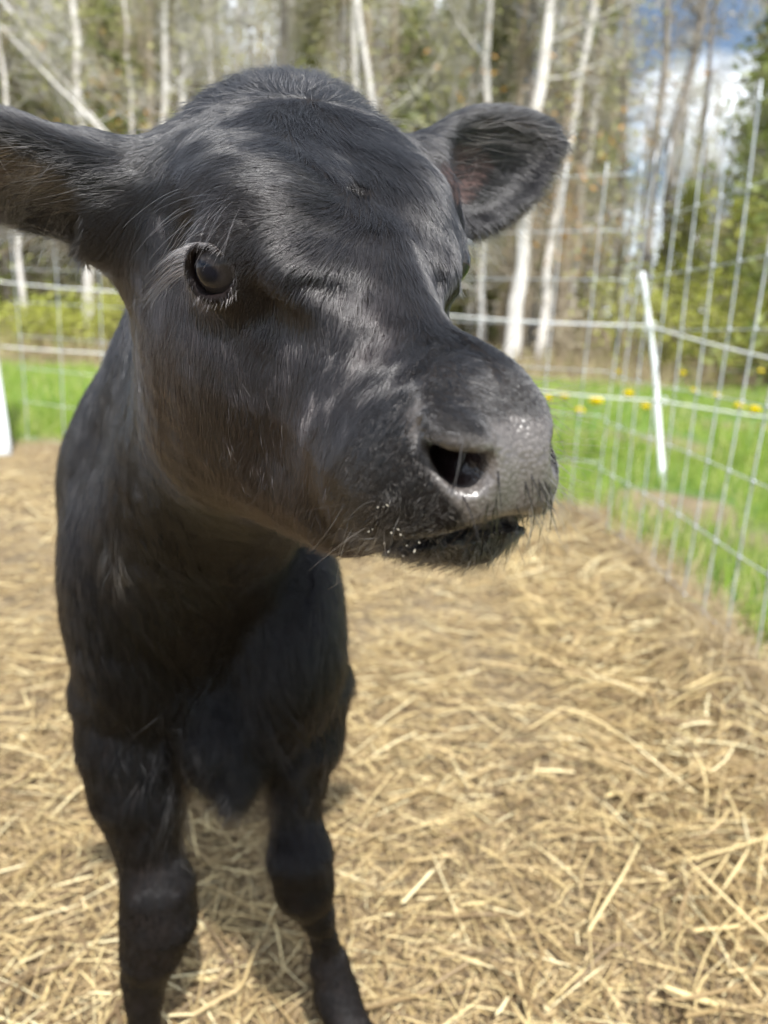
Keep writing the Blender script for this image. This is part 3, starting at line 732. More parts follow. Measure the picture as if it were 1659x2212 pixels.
# evergreens
def conifer_mesh(seed, h_, w_, n):
    g = np.random.default_rng(seed); ac = Acc(); ac.tube([(0, 0, -.1), (0, 0, h_*.5), (0, 0, h_)], [.13, .08, .01], 8)
    C_ = []
    for k in range(150):
        z = h_*(.04+.95*(k/150)); L = w_*(1-z/h_)**.8*g.uniform(.5, 1.1); th = g.uniform(0, 6.28); d = np.array([math.cos(th), math.sin(th), -.15])
        q = [np.array([0, 0, z])+d*L*t+np.array([0, 0, .12*L*t*t]) for t in np.linspace(0, 1, 6)]; ac.tube(q, np.linspace(.018, .004, 6), 4)
        C_ += q[1:]
    return ac, np.array(C_)
protos = []
for i, (px, d, h_, w_, lb, ck) in enumerate([
 (1640, 11.5, 9, 1.9, 'dark green spruce filling the top right corner', 'green'), (1420, 14.5, 3.3, 1.5, 'yellowish green young conifer behind the leaning white stake', 'fresh'), (1530, 15, 3.3, 1.5, 'bushy olive conifer to the right of the yellowish one', 'fresh'),
 (250, 17, 8, 1.8, 'olive spruce behind the crossing leaning stems', 'green'), (120, 18, 9, 2.0, 'tall dark spruce between the thin edge birch and the straight one', 'green'), (330, 19, 7, 1.8, 'dark spruce left of the broad grey birch', 'green'), (640, 20, 8.5, 1.7, 'tall spruce straight behind the calf poll', 'green'),
 (850, 17, 7, 1.7, 'olive spruce left of the far ear', 'green'), (1020, 20, 9, 1.7, 'spruce behind the tip of the far ear', 'green'), (1560, 17, 9, 2.0, 'tall dark spruce left of the corner spruce', 'green'), (-40, 16, 8, 1.8, 'spruce cut off by the left side of the picture', 'green'),
 (200, 24, 11, 2.4, 'far spruce between the straight birch and the near ear', 'green'), (560, 23, 7, 2.2, 'short far spruce just left of the calf poll', 'green'), (1210, 22, 9, 2.2, 'far spruce between the two white birches at the right', 'green'), (920, 25, 11, 2.4, 'far spruce just left of the far ear tip', 'green')]):
    ac, C_ = conifer_mesh(300+i, h_, w_, 0); x = (px-W/2)/F*d; y = d; z = float(gz(x, y)); off = np.array([x, y, z])
    root = empty('spruce_tree', (x, y, z)); tag(root, lb, 'conifer', 'evergreens in the wood')
    for V_ in ac.V: V_ += off
    ac.build('trunk', root, [db.m]); a2 = Acc(); gg = np.random.default_rng(400+i); a2.add(*leaves(gg, C_+off, int(2600*h_/8*w_), .13, .075)); a2.build('crown', root, [LM[ck]])
# bushes on the edge
for i, (px, y_, d, w_, h_, ck, lb) in enumerate([
 (60, 700, 11.5, .7, .8, 'fresh', 'fresh green bush behind the corner post'), (150, 700, 12, .8, .7, 'fresh', 'low light green bush right of the corner post'), (245, 640, 12.5, .6, 1.0, 'fresh', 'yellow green sapling bush under the near ear'),
 (250, 250, 13, .9, 3.6, 'rust', 'shrub with orange and yellow leaves behind the near ear'), (1090, 190, 13.5, .7, 3.9, 'rust', 'shrub with rusty orange leaves above the far ear'), (1160, 330, 14, .6, 3.2, 'rust', 'second rusty shrub between the two white birches'),
 (1350, 640, 12.5, 1.2, 1.6, 'fresh', 'broad yellow green bush behind the leaning stake'), (1480, 660, 12, 1.2, 1.4, 'fresh', 'broad olive bush right of the leaning stake'), (1600, 690, 11.5, 1.0, 1.2, 'fresh', 'leafy bush at the right edge below the corner spruce'),
 (1230, 700, 13, .8, .9, 'brown', 'bare brown bush between the birch feet and the stake')]):
    g = np.random.default_rng(500+i); x = (px-W/2)/F*d; z = float(gz(x, d)); root = empty('bush', (x, d, z)); tag(root, lb, 'bush'); ac = Acc(); tips = []
    for k in range(9):
        th = g.uniform(0, 6.28); limb(g, ac, (x+g.normal(0, .06), d+g.normal(0, .06), z-.05), (math.cos(th)*w_*.5, math.sin(th)*w_*.5, h_), h_*g.uniform(.8, 1.15), .014, 1, tips, .3, .14, 7)
    ac.build('stems', root, [gb.m]); T = np.array(tips); n_ = 1400 if ck != 'rust' else 260
    if ck == 'rust': T = T[T[:, 2] > h_*.6]
    ac = Acc(); ac.add(*leaves(g, T, n_, w_*.18, .04 if ck != 'rust' else .045)); ac.build('leaves', root, [LM[ck]])
# everything behind: one far-off wood
g = np.random.default_rng(9); ac = Acc(); N = 420
for k in range(N):
    y = g.uniform(38, 62); x = g.uniform(-.62, .62)*y; px = W/2+F*x/y
    if 1250 < px < 1540 and g.random() < .75: continue
    h_ = g.uniform(12, 20); ac.tube([(x, y, .5), (x+g.normal(0, .4), y, h_*.5), (x+g.normal(0, .8), y, h_)], [.16, .11, .03], 5)
cen = np.stack([g.uniform(-.64, .64, 26000), g.uniform(36, 60, 26000), np.zeros(26000)], 1); cen[:, 0] *= cen[:, 1]; cen[:, 2] = .5+15*g.random(26000)**1.6
pxx = W/2+F*cen[:, 0]/cen[:, 1]; dens = np.where((pxx > 1240) & (pxx < 1550) & (cen[:, 2] > 3.5), .20, .8)*np.where((pxx > 460) & (pxx < 590) & (cen[:, 2] > 5), .3, 1)*(1-.45*np.clip((cen[:, 2]-6)/9, 0, 1))*(.35+1.1*vnoise(cen[:, 0], cen[:, 2], 2.2, 5))
cen = cen[g.random(26000) < dens]
V1, Q1 = twigs(g, cen, len(cen), .5, 1.8, .025, .3); ac.add(V1, Q1)
far = ac.build('far_woods', None, [db.m]); tag(far, 'dense brown mass of bare trees far behind', 'woods', kind='stuff')
ac = Acc(); c2 = cen[g.random(len(cen)) < .9]; ac.add(*leaves(g, c2, 60000, .8, .10)); far2 = ac.build('far_foliage', None, [LM['bud']]); tag(far2, 'far-off mass of budding and olive foliage behind the trunks', 'foliage', kind='stuff')
# ------------------------------------------------------------------ the calf
FOOT = np.array([-.20, .85, 0.])
calf = empty('calf', tuple(FOOT)); tag(calf, 'young black calf standing close up with its head turned to the right', 'calf')
V, Q = surface_nets(calf_sdf, (-.75, .1, -.02), (.25, 1.75, 1.02), .004)
V = project(calf_sdf, V, 2); V, Q = subdivide(V, Q, None); V = project(calf_sdf, V, 2)
Lc = w2h(V)
def pad_w(L):
    """bare nose pad: 1 on the leathery front of the muzzle"""
    x, y, z = L[:, 0], np.abs(L[:, 1])*np.where(L[:, 1] < 0, FAR+.07, 1), L[:, 2]
    ym = np.interp(z, [-.020, -.0104, -.0033, .0037, .0075, .014, .019], [.014, .0174, .0205, .0265, .029, .0312, .0300])
    pl = z+.0095-.80*(x-.158)
    e = np.minimum(np.minimum(ym-y, .0220-z-.08*np.maximum(y-.02, 0)), np.minimum(x-.125, pl+.0005))
    return np.clip(e/.003+.5, 0, 1)
def lid_w(L):
    S = L.copy(); S[:, 1] = np.where(S[:, 1] < 0, -FAR*S[:, 1], S[:, 1]); b = np.linalg.norm(S-EYE_C, axis=1)
    return np.clip(1-(b-EYE_R-.0022)/.003, 0, 1)
def inner_w(L):
    """inside of the nostrils, coloured nearly black"""
    S = L.copy(); S[:, 1] = np.where(S[:, 1] < 0, -(FAR+.07)*S[:, 1], S[:, 1])
    A = np.array([.134, .0315, .018]); B = np.array([.1500, .0185, .010])
    n = capsule(S, B+np.array([-.008, 0, -.001]), B+np.array([-.04, .008, -.008]), .010, .010)
    return np.clip(-n/.002, 0, 1)
def ear_w(L):
    """hollow of the ears"""
    w_ = np.zeros(len(L))
    for sg, eb, D_, N_, wd, ll in ((1, EAR_B, (-.30, 1., .20), (.60, 0, -.55), .043, .10), (-1, EAR_B-(0, .008, 0), (-.25, 1., .275), (.8, -.1, .32), .033, .055)):
        T = L*[1, sg, 1]; D_ = np.array(D_); D_ = D_/np.linalg.norm(D_); RE = frame(D_, N_); q = (T-eb)@RE
        w_ = np.maximum(w_, np.clip((1-((q[:, 0]-ll)/.042)**2-((q[:, 1]-(.006 if sg < 0 else 0))/(wd*.62))**2)*2, 0, 1)*np.clip((q[:, 2]+.011)/.003, 0, 1)*(T[:, 1] > .055))
    return w_
cm = Nt('calf_hide', .6)
a_ = cm.new('ShaderNodeAttribute', attribute_name='skin'); sp = cm.new('ShaderNodeSeparateColor'); cm.link(a_.outputs['Color'], sp.inputs[0])
hv = cm.coord('Object'); vor = cm.new('ShaderNodeTexVoronoi', feature='SMOOTH_F1'); vor.inputs['Scale'].default_value = 640; cm.link(hv, vor.inputs['Vector'])
base = cm.ramp(cm.noise(40, 4, hv), [(.3, (.005, .0045, .0045)), (.7, (.012, .009, .008))])
padc = cm.mix(cm.noise(60, 3, hv), cm.ramp(vor.outputs['Distance'], [(0, (.20, .18, .17)), (.5, (.085, .075, .07)), (.9, (.025, .022, .022))]), (.08, .07, .064))
c = cm.mix(sp.outputs[0], base, padc); c = cm.mix(sp.outputs[1], c, (.010, .005, .005)); c = cm.mix(sp.outputs[2], c, (.085, .056, .052)); cm.col(c)
rr = cm.new('ShaderNodeMapRange'); rr.inputs['From Min'].default_value = 0; rr.inputs['From Max'].default_value = 1; rr.inputs['To Min'].default_value = .62; rr.inputs['To Max'].default_value = .33
cm.link(sp.outputs[0], rr.inputs['Value']); cm.link(rr.outputs[0], cm.b.inputs['Roughness'])
inv = cm.new('ShaderNodeMath', operation='MULTIPLY'); inv.inputs[1].default_value = -1.0; cm.link(vor.outputs['Distance'], inv.inputs[0])
add = cm.new('ShaderNodeMath', operation='ADD'); cm.link(inv.outputs[0], add.inputs[0]); cm.link(cm.noise(300, 3, hv), add.inputs[1])
cm.bump(add.outputs[0], .4, .0008)
sp_ = cm.new('ShaderNodeMapRange'); sp_.inputs['To Min'].default_value = .12; sp_.inputs['To Max'].default_value = .75; cm.link(sp.outputs[0], sp_.inputs['Value']); cm.link(sp_.outputs[0], cm.b.inputs['Specular IOR Level'])
body = mesh_np('body', V, Q, None, [cm.m])
body.parent = calf; body.matrix_parent_inverse = Matrix.Translation(-Vector(FOOT))
ca = np.zeros((len(V), 4), np.float32); nearh = np.linalg.norm(Lc, axis=1) < .3
ca[nearh, 0] = pad_w(Lc[nearh]); ca[nearh, 1] = np.maximum(lid_w(Lc[nearh])*.6, inner_w(Lc[nearh])); ca[nearh, 2] = ear_w(Lc[nearh]); ca[:, 3] = 1
at2 = body.data.color_attributes.new('skin', 'FLOAT_COLOR', 'POINT'); at2.data.foreach_set('color', ca.ravel())

def kid(o):
    o.parent = calf; o.matrix_parent_inverse = Matrix.Translation(-Vector(FOOT)); return o
# eyes
em = Nt('eyeball', .06)
v = em.coord('Object'); sx = em.new('ShaderNodeSeparateXYZ'); em.link(v, sx.inputs[0])
def mth(op, a, b=None):
    n = em.new('ShaderNodeMath', operation=op)
    for i_, q in enumerate((a, b)):
        if q is None: continue
        if isinstance(q, (int, float)): n.inputs[i_].default_value = q
        else: em.link(q, n.inputs[i_])
    return n.outputs[0]
yy = mth('MULTIPLY', sx.outputs[1], 1/EYE_R); zz = mth('MULTIPLY', sx.outputs[2], 1/EYE_R)
rad = mth('SQRT', mth('ADD', mth('MULTIPLY', yy, yy), mth('MULTIPLY', zz, zz)))
pup = mth('SQRT', mth('ADD', mth('MULTIPLY', mth('MULTIPLY', yy, yy), .45), mth('MULTIPLY', mth('MULTIPLY', zz, zz), 1.6)))
fr = mth('ABSOLUTE', mth('SUBTRACT', sx.outputs[0], -1.0))
iris = em.mix(em.noise(900, 3, v), (.020, .017, .017), (.045, .038, .036))
c = em.mix(em.ramp(pup, [(.30, (0, 0, 0)), (.40, (1, 1, 1))]), (.004, .005, .010), iris)
c = em.mix(em.ramp(rad, [(.74, (0, 0, 0)), (.79, (1, 1, 1))]), c, (.30, .28, .25)); em.col(c)
em.b.inputs['IOR'].default_value = 1.36; em.b.inputs['Specular IOR Level'].default_value = .35
ED = np.array([.38, .86, .05]); ED /= np.linalg.norm(ED)
def ball(r_, nu=48, nv=32):
    u = np.linspace(0, 2*np.pi, nu, endpoint=False); w_ = np.linspace(0, np.pi, nv)
    P = np.stack([np.outer(np.cos(w_), np.ones(nu)), np.outer(np.sin(w_), np.cos(u)), np.outer(np.sin(w_), np.sin(u))], -1)*r_
    P[..., 0] += .10*r_*np.clip((P[..., 0]/r_-.75)/.25, 0, 1)**1.5          # cornea stands out
    I = np.arange(nu*nv).reshape(nv, nu); J = np.roll(I, -1, 1)
    return P.reshape(-1, 3), np.stack([I[:-1], I[1:], J[1:], J[:-1]], -1).reshape(-1, 4)
for s_ in (1, -1):
    B_, BQ = ball(EYE_R-.0003); eo = mesh_np('eye', B_, BQ, None, [em.m])
    sy = 1 if s_ > 0 else -1/FAR; d = HR@(ED*[1, s_, 1]); d /= np.linalg.norm(d); upv = HR@np.array([-.1, 0, 1.]); upv -= d*(upv@d); upv /= np.linalg.norm(upv)
    mw = Matrix(np.stack([d, np.cross(upv, d), upv], 1).tolist()).to_4x4(); mw.translation = Vector(h2w(EYE_C*np.array([1, sy, 1])))
    eo.parent = calf; eo.matrix_parent_inverse = Matrix.Translation(-Vector(FOOT)); eo.matrix_basis = mw

# ------------------------------------------------------------------ coat
def march(x, y):
    r_ = ray(x, y); d = .15
    for _ in range(160):
        f = calf_sdf((CAM+r_*d)[None], False)[0]
        if f < 3e-4: break
        d += f*.6/np.linalg.norm(r_)
        if d > 1.6: return None
    return CAM+r_*d
GUIDE = [ # pixel, direction in the picture
 (620,180,-.2,-1),(560,175,-.6,-.5),(690,185,.4,-.6),(640,250,.25,1),(680,310,.35,1),(730,360,.5,.9),(780,300,.5,.9),(830,330,.5,.8),(860,390,.5,.8),
 (500,230,-.8,.35),(430,290,-.9,.35),(560,280,-.8,.45),(480,370,-1,.2),(580,370,-.9,.1),(660,400,-.9,-.1),(715,420,-1,.0),
 (420,450,-.8,.5),(500,450,-1,.15),(560,460,-1,-.1),(640,470,-.9,.15),(700,500,-.8,.5),(730,470,-.8,.6),(650,540,-.8,.6),(600,520,-.9,.35),
 (766,378,.1,1),(770,440,0,1),(770,450,-.1,1),(800,520,.0,1),(740,540,-.5,1),(820,620,.1,1),(860,700,.15,1),(900,780,.3,1),(960,830,.4,.9),(1040,820,.7,.7),(830,440,.5,.9),(900,520,.45,1),(950,470,.5,.7),(940,600,.45,1),(960,700,.6,1),
 (760,620,-.35,1),(700,640,-.5,1),(700,720,-.4,1),(780,740,-.25,1),(740,820,-.5,.9),(650,880,-.5,1),(800,860,-.55,.8),(860,860,-.5,.8),(780,960,-.8,.5),(720,1020,-.8,.5),(850,920,-.8,.4),
 (600,780,-.3,1),(550,900,-.35,1),(500,800,-.2,1),(480,950,-.3,1),(420,720,-.2,1),(560,1000,-.4,.9),(640,1060,-.6,.6),(500,1060,-.4,.8),
 (400,540,-.7,.7),(395,620,-.3,1),(440,670,-.3,1),(520,660,.1,1),(570,640,-.2,1),(600,600,-.6,.5),(640,640,-.4,.9),
 (350,400,-.7,.8),(330,480,-.2,1),(310,560,-.1,1),(360,560,-.3,1),
 (260,380,-1,.1),(180,330,-1,-.2),(80,290,-1,-.3),(200,430,-1,.15),(100,400,-1,.0),(250,500,-.7,.7),(150,500,-.8,.5),(60,480,-.8,.5),
 (1000,340,.9,-.5),(1080,290,.9,-.25),(1150,300,.9,.0),(1120,380,.8,.4),(1060,430,.7,.4),(1040,500,.5,.8),
 (900,1100,-.4,.7),(1000,1110,-.1,.8),(860,1150,-.5,.7),(1100,1100,.3,.8),(960,1190,-.2,.7),(820,1190,-.6,.5),
 (280,720,-.3,1),(230,820,-.25,1),(330,800,-.1,1),(200,1000,-.1,1),(330,1000,.0,1),(180,1250,.0,1),(300,1250,.05,1),(420,1250,.2,1),(560,1200,-.2,1),(650,1300,.1,1),(500,1450,.0,1),(220,1500,-.1,1),(700,1400,.1,1),
 (330,1650,.2,1),(470,1600,.1,1),(640,1600,-.1,1),(300,1850,.1,1),(660,1820,.1,1),(330,2050,.0,1),(700,2040,.2,1)]
GP, GD = [], []
for x, y, dx, dy in GUIDE:
    p = march(x, y)
    if p is None: continue
    GP.append(p); q = right*dx-up*dy; GD.append(q/np.linalg.norm(q))
GP = np.array(GP); GD = np.array(GD)
def flow(P, N):
    D = np.zeros_like(P); W_ = np.zeros(len(P))
    base = np.tile(np.array([-.1, .45, -.9]), (len(P), 1))
    L = w2h(P); hm = np.clip(1-(np.linalg.norm(L, axis=1)-.12)/.10, 0, 1)[:, None]
    base = base*(1-hm)+hm*(HR@np.array([-1., 0, -.25]))
    for g_, d_ in zip(GP, GD):
        w_ = 1/(((P-g_)**2).sum(1)+1e-5)**1.6; D += w_[:, None]*d_; W_ += w_
    wb = 1/(.07**2)**1.6; D = D+base*wb
    D -= N*(D*N).sum(1, keepdims=True); return D/(np.linalg.norm(D, axis=1, keepdims=True)+1e-12)
def field(P, s, seed):
    """smooth vector noise"""
    g = np.random.default_rng(seed); out = np.zeros_like(P)
    for k in range(5):
        f = g.normal(0, 1, 3); f *= 2*np.pi/s/np.linalg.norm(f)*g.uniform(.6, 1.5); a = g.normal(0, 1, 3); out += a*np.sin(P@f+g.uniform(0, 6.28))[:, None]
    return out/2.2
QV = V[Q]; ar = .5*np.linalg.norm(np.cross(QV[:, 2]-QV[:, 0], QV[:, 3]-QV[:, 1]), axis=1); QC = QV.mean(1); QL = w2h(QC)
def sample(n, wgt, seed):
    g = np.random.default_rng(seed); p = ar*wgt; cs = np.cumsum(p); f = np.searchsorted(cs, g.random(n)*cs[-1]); f = np.minimum(f, len(ar)-1)
    u, w_ = g.random((2, n, 1)); q = QV[f]; P = (q[:, 0]*(1-u)+q[:, 1]*u)*(1-w_)+(q[:, 3]*(1-u)+q[:, 2]*u)*w_
    return P, f, g
qn = np.cross(QV[:, 2]-QV[:, 0], QV[:, 3]-QV[:, 1]); qn /= np.linalg.norm(qn, axis=1, keepdims=True)+1e-12
QP = np.maximum(pad_w(QL), 0)*(np.linalg.norm(QL, axis=1) < .3); QI = np.where(np.linalg.norm(QL, axis=1) < .3, np.maximum(lid_w(QL), inner_w(QL)), 0)
bare = np.clip(1-np.maximum(QP, QI)-1.05*np.exp(-(np.linalg.norm(QL-[.0034, .0035, .0500], axis=1)/.0036)**2), 0, 1)
SX = QL.copy(); hd = np.linalg.norm(QL+[.02, 0, 0], axis=1)
headw = np.clip(1-(hd-.17)/.06, 0, 1)
facing = ((CAM-QC)*qn).sum(1)/np.linalg.norm(CAM-QC, axis=1)
seen = np.clip(facing*3+1.2, .25, 1)
def coat(n, wgt, lenf, radf, seed, segs=5, lift=.30, clump=.25):
    P, f, g = sample(n, wgt, seed); N = qn[f]; L = QL[f]; D = flow(P, N)
    cl = field(P, .018, seed+1)*clump+field(P, .0065, seed+2)*clump*.6+field(P, .05, 5)*.15; D = D+cl-N*(cl*N).sum(1, keepdims=True)+g.normal(0, .10, P.shape)
    D -= N*(D*N).sum(1, keepdims=True); D /= np.linalg.norm(D, axis=1, keepdims=True)
    ln = lenf(P, L, f)*g.uniform(.6, 1.2, n); lf = lift*(1+.35*field(P, .012, seed+3)[:, 0]+g.normal(0, .25, n)); lf = np.clip(lf, .12, 1.3)
    t = np.linspace(0, 1, segs); a = lf[:, None]*(1.15-.75*t)
    hx = np.cumsum(np.concatenate([np.zeros((n, 1)), np.cos(a[:, 1:])], 1), 1)/(segs-1); hz = np.cumsum(np.concatenate([np.zeros((n, 1)), np.sin(a[:, 1:])], 1), 1)/(segs-1)
    C_ = P[:, None]+(D[:, None]*hx[..., None]+N[:, None]*hz[..., None])*ln[:, None, None]
    C_[..., 2] -= (.10*ln[:, None]*t**2)                                     # a little weight
    C_ -= N[:, None]*.00015
    R = radf(P, L, f)[:, None]*g.uniform(.7, 1.25, n)[:, None]*(1-.85*t**1.4)
    return C_, R
def flen(P, L, f):
    x, y, z = L[:, 0], np.abs(L[:, 1]), L[:, 2]
    l = np.interp(x, [-.15, -.10, -.03, .04, .09, .12, .135, .15], [.008, .0085, .0085, .0072, .0060, .0040, .0024, .0018])
    e = np.linalg.norm((L*[1, 1, 1]-EYE_C*np.where(L[:, 1:2] < 0, [1, -.8, 1], 1)), axis=1); l = l*np.clip(.35+(e-.018)/.03, .35, 1)
    ear = y > .085
    l = np.where(ear, .010, l); l = l*(1-.6*np.exp(-(np.linalg.norm(L-[.0034, .0035, .0535], axis=1)/.007)**2)); return l
ncl = lambda r_: (lambda P, L, f: np.full(len(P), r_))
# hair shading
def fur_mat(name, col, rough=.34, rrough=.42, ior=1.5, brown=(0, 0, 0)):
    t = bpy.data.materials.new(name); t.use_nodes = True; n = t.node_tree.nodes; l = t.node_tree.links; n.clear()
    h = n.new('ShaderNodeBsdfHairPrincipled'); h.parametrization = 'COLOR'; o = n.new('ShaderNodeOutputMaterial'); hi = n.new('ShaderNodeHairInfo'); r = n.new('ShaderNodeValToRGB')
    for e_, (p, c_) in zip(r.color_ramp.elements, ((0, col[0]), (1, col[1]))): e_.position = p; e_.color = (*c_, 1)
    l.new(hi.outputs['Random'], r.inputs[0]); ge = n.new('ShaderNodeNewGeometry'); nz_ = n.new('ShaderNodeTexNoise'); nz_.inputs['Scale'].default_value = 9; nz_.inputs['Detail'].default_value = 2
    r2 = n.new('ShaderNodeValToRGB'); r2.color_ramp.elements[0].position = .38; r2.color_ramp.elements[1].position = .66; l.new(ge.outputs['Position'], nz_.inputs['Vector'])
    # sun-browned hair on the cheek and throat
    vd = n.new('ShaderNodeVectorMath'); vd.operation = 'DISTANCE'; vd.inputs[1].default_value = tuple(h2w((.02, .06, -.06))); l.new(ge.outputs['Position'], vd.inputs[0])
    mr = n.new('ShaderNodeMapRange'); mr.inputs['From Min'].default_value = .05; mr.inputs['From Max'].default_value = .17; mr.inputs['To Min'].default_value = 1; mr.inputs['To Max'].default_value = .0; l.new(vd.outputs['Value'], mr.inputs['Value'])
    ml = n.new('ShaderNodeMath'); ml.operation = 'MULTIPLY'; l.new(mr.outputs[0], ml.inputs[0]); l.new(nz_.outputs['Fac'], ml.inputs[1]); l.new(ml.outputs[0], r2.inputs[0])
    r2.color_ramp.elements[0].position = .15; r2.color_ramp.elements[1].position = .75
    mxx = n.new('ShaderNodeMix'); mxx.data_type = 'RGBA'; l.new(r2.outputs[0], mxx.inputs[0]); l.new(r.outputs[0], mxx.inputs[6]); mxx.inputs[7].default_value = (col[1][0]*1.2+brown[0], col[1][1]*.85+brown[1], col[1][2]*.7+brown[2], 1); l.new(mxx.outputs[2], h.inputs['Color']); h.inputs['Roughness'].default_value = rough; h.inputs['Radial Roughness'].default_value = rrough
    l.new(hi.outputs['Random'], h.inputs['Random']); h.inputs['IOR'].default_value = ior; h.inputs['Random Roughness'].default_value = .3; l.new(h.outputs[0], o.inputs[0]); return t
FUR = fur_mat('black_fur', ((.003, .003, .0035), (.011, .0105, .0115)), .21, .30, 1.56, (.0, .0, .0))
BFUR = fur_mat('body_fur', ((.002, .002, .003), (.008, .007, .007)), .22, .32, 1.37, (.002, .0006, .0))  # shade on the body is put into darker, duller hair than the head's
hb = headw*bare*seen*(1-.85*ear_w(QL))
C1, R1 = coat(330000, hb*(QL[:, 0] < .149), flen, ncl(.000125), 11, 5, .22, .15)
# longer tufts on the poll and along the crown
crown = headw*bare*np.exp(-((QL[:, 0]+.105)/.030)**2)*np.exp(-(QL[:, 1]/.035)**2)*(QL[:, 2] > .02)
C2, R2 = coat(5000, crown, lambda P, L, f: np.full(len(P), .013), ncl(.00011), 12, 5, .5, .5)
fringe_w = headw*0+((np.abs(QL[:, 1]) > .085)&(np.abs(QL[:, 1]) < .24)&(QL[:, 0] < .02)&(hd < .30))*1.0
earl = fringe_w*np.clip(-qn@(-up), 0, 1)
C3, R3 = coat(60000, fringe_w*(1-headw*.9)*seen*(1-.93*ear_w(QL)), lambda P, L, f: np.full(len(P), .010), ncl(.00011), 13, 5, .2, .25)
under = (np.abs(QL[:, 1]) > .105)*fringe_w*np.clip((qn@(-up)-.25)*2, 0, 1)
C4, R4 = coat(2600, under, lambda P, L, f: np.full(len(P), .028), ncl(.00008), 14, 6, .7, .45)
chinw = headw*bare*np.clip((qn@(-up)-.1)*1.5, 0, 1)*(QL[:, 0] > .02)*(QL[:, 2] < -.02)
C5, R5 = coat(5000, chinw, lambda P, L, f: np.full(len(P), .008), ncl(.00009), 15, 5, .5, .4)
# body
bw = (1-headw)*np.clip(1.6-np.maximum(QC[:, 1]-.9, 0)*1.6, .25, 1)*seen*(QC[:, 2] > .05)*(hd > .15)
def blen(P, L, f):
    l = np.interp(P[:, 2], [0, .25, .38, .5, .75], [.005, .006, .014, .020, .017])
    br = np.exp(-(((P-at(490, 1500, .68))/[.07, .07, .13])**2).sum(1)); return l*(1+1.0*br)
C6, R6 = coat(230000, bw, blen, ncl(.00026), 16, 5, .22, .13)
brw = np.exp(-(((QC-at(500, 1640, .67))/[.045, .05, .05])**2).sum(1))*(qn[:, 2] < .5)
C7, R7 = coat(7000, brw, lambda P, L, f: np.full(len(P), .034), ncl(.00030), 17, 5, .42, .55)
segs5 = [(C1, R1), (C2, R2), (C3, R3), (C5, R5)]
fur = hair('fur', np.concatenate([c_[0] for c_ in segs5]), np.concatenate([c_[1] for c_ in segs5]), [FUR]); kid(fur)
kid(hair('body_fur', np.concatenate([C6, C7]), np.concatenate([R6, R7]), [BFUR]))
FR = fur_mat('grey_fringe', ((.03, .025, .022), (.16, .14, .125)), .3, .4)
kid(hair('ear_fringe', C4, R4, [FR]))
# muzzle down: very short pale hair
mw_ = headw*np.clip((QL[:, 0]-.10)/.02, 0, 1)*np.clip(1-QI, 0, 1)*np.clip(1-QP*.96, 0, 1)*np.clip(.9-facing*0, 0, 1)
C8, R8 = coat(14000, mw_, lambda P, L, f: np.full(len(P), .0018), ncl(.00007), 18, 3, .5, .6)
DW = fur_mat('muzzle_down', ((.05, .042, .038), (.22, .19, .17)), .35, .5); kid(hair('muzzle_down', C8, R8, [DW]))
# whiskers
def free(n, wgt, seed, lmin, lmax, rad, out=.9, down=.5, curl=.5, segs=8):
    P, f, g = sample(n, wgt, seed); N = qn[f]; D = flow(P, N); ln = g.uniform(lmin, lmax, n)
    d = N*out+D*.5+g.normal(0, .28, P.shape); d /= np.linalg.norm(d, axis=1, keepdims=True); bend = -up*down+g.normal(0, curl, P.shape)
    t = np.linspace(0, 1, segs)
    C_ = P[:, None]+d[:, None]*(t[:, None]*ln[:, None, None])+bend[:, None]*(t[:, None]**2*ln[:, None, None]*.6)
    return C_, rad*(1-.8*t)[None]*np.ones((n, 1))
lipw = headw*(QL[:, 0] > .110)*np.clip((-.008-QL[:, 2])/.01, 0, 1)*bare
topw = headw*(QL[:, 1] < -.006)*np.exp(-(((QL-[.130, -.018, .020])/[.016, .010, .010])**2).sum(1))
sidew = headw*np.exp(-(((QL-[.155, -.016, -.004])/[.012, .008, .018])**2).sum(1))
wk = [free(90, lipw, 21, .008, .024, .00008, .5, .8), free(26, topw, 22, .012, .026, .00010, .8, -.2), free(60, sidew, 23, .010, .026, .00009, .9, .3)]
WH = fur_mat('whisker', ((.012, .010, .010), (.10, .085, .07)), .25, .35); kid(hair('whisker', np.concatenate([w_[0] for w_ in wk]), np.concatenate([w_[1] for w_ in wk]), [WH]))
# eyelashes: a fan from the upper lid, long at the outer corner, short below
def lashes(sgn, seed):
    g = np.random.default_rng(seed); ed = np.array([.50, .80, .12]); ed /= np.linalg.norm(ed); RL = frame(ed, (-.6, -.2, .9)); CC, RR = [], []
    yb = 1 if RL[0, 1] < 0 else -1                                   # which way is the outer corner
    upl = np.array([-.45, 0, .9])
    for k in range(170):
        lower = k > 125; a = g.uniform(0, 1)**1.5*.85*np.pi if not lower else -g.uniform(.15, .85)*np.pi
        oy, oz = yb*math.cos(a)*1.08*.0133, math.sin(a)*.88*.0133-.001
        q = np.array([math.sqrt(max(EYE_R**2-oy*oy-oz*oz, 1e-6))+.0040, oy, oz]); root = EYE_C+RL@q
        outer = max(0., math.cos(a)); back = RL[:, 1]*yb
        if lower: d = ed*.5-upl*.6+back*.3*math.cos(a); ln = g.uniform(.002, .006)
        else: d = ed*.75+back*(.25+.9*outer)+upl*(.30-.25*outer); ln = g.uniform(.6, 1.1)*(.005+.016*outer**.7)
        d = d/np.linalg.norm(d)+g.normal(0, .07, 3); t = np.linspace(0, 1, 8)[:, None]
        c_ = root+d*t*ln+(-upl*(.75 if not lower else .2)+back*.1)*t*t*ln*.8
        c_[:, 1] *= (1 if sgn > 0 else -1/FAR); CC.append(h2w(c_)); RR.append(.00010*(1-.75*t[:, 0]))
    return np.array(CC), np.array(RR)
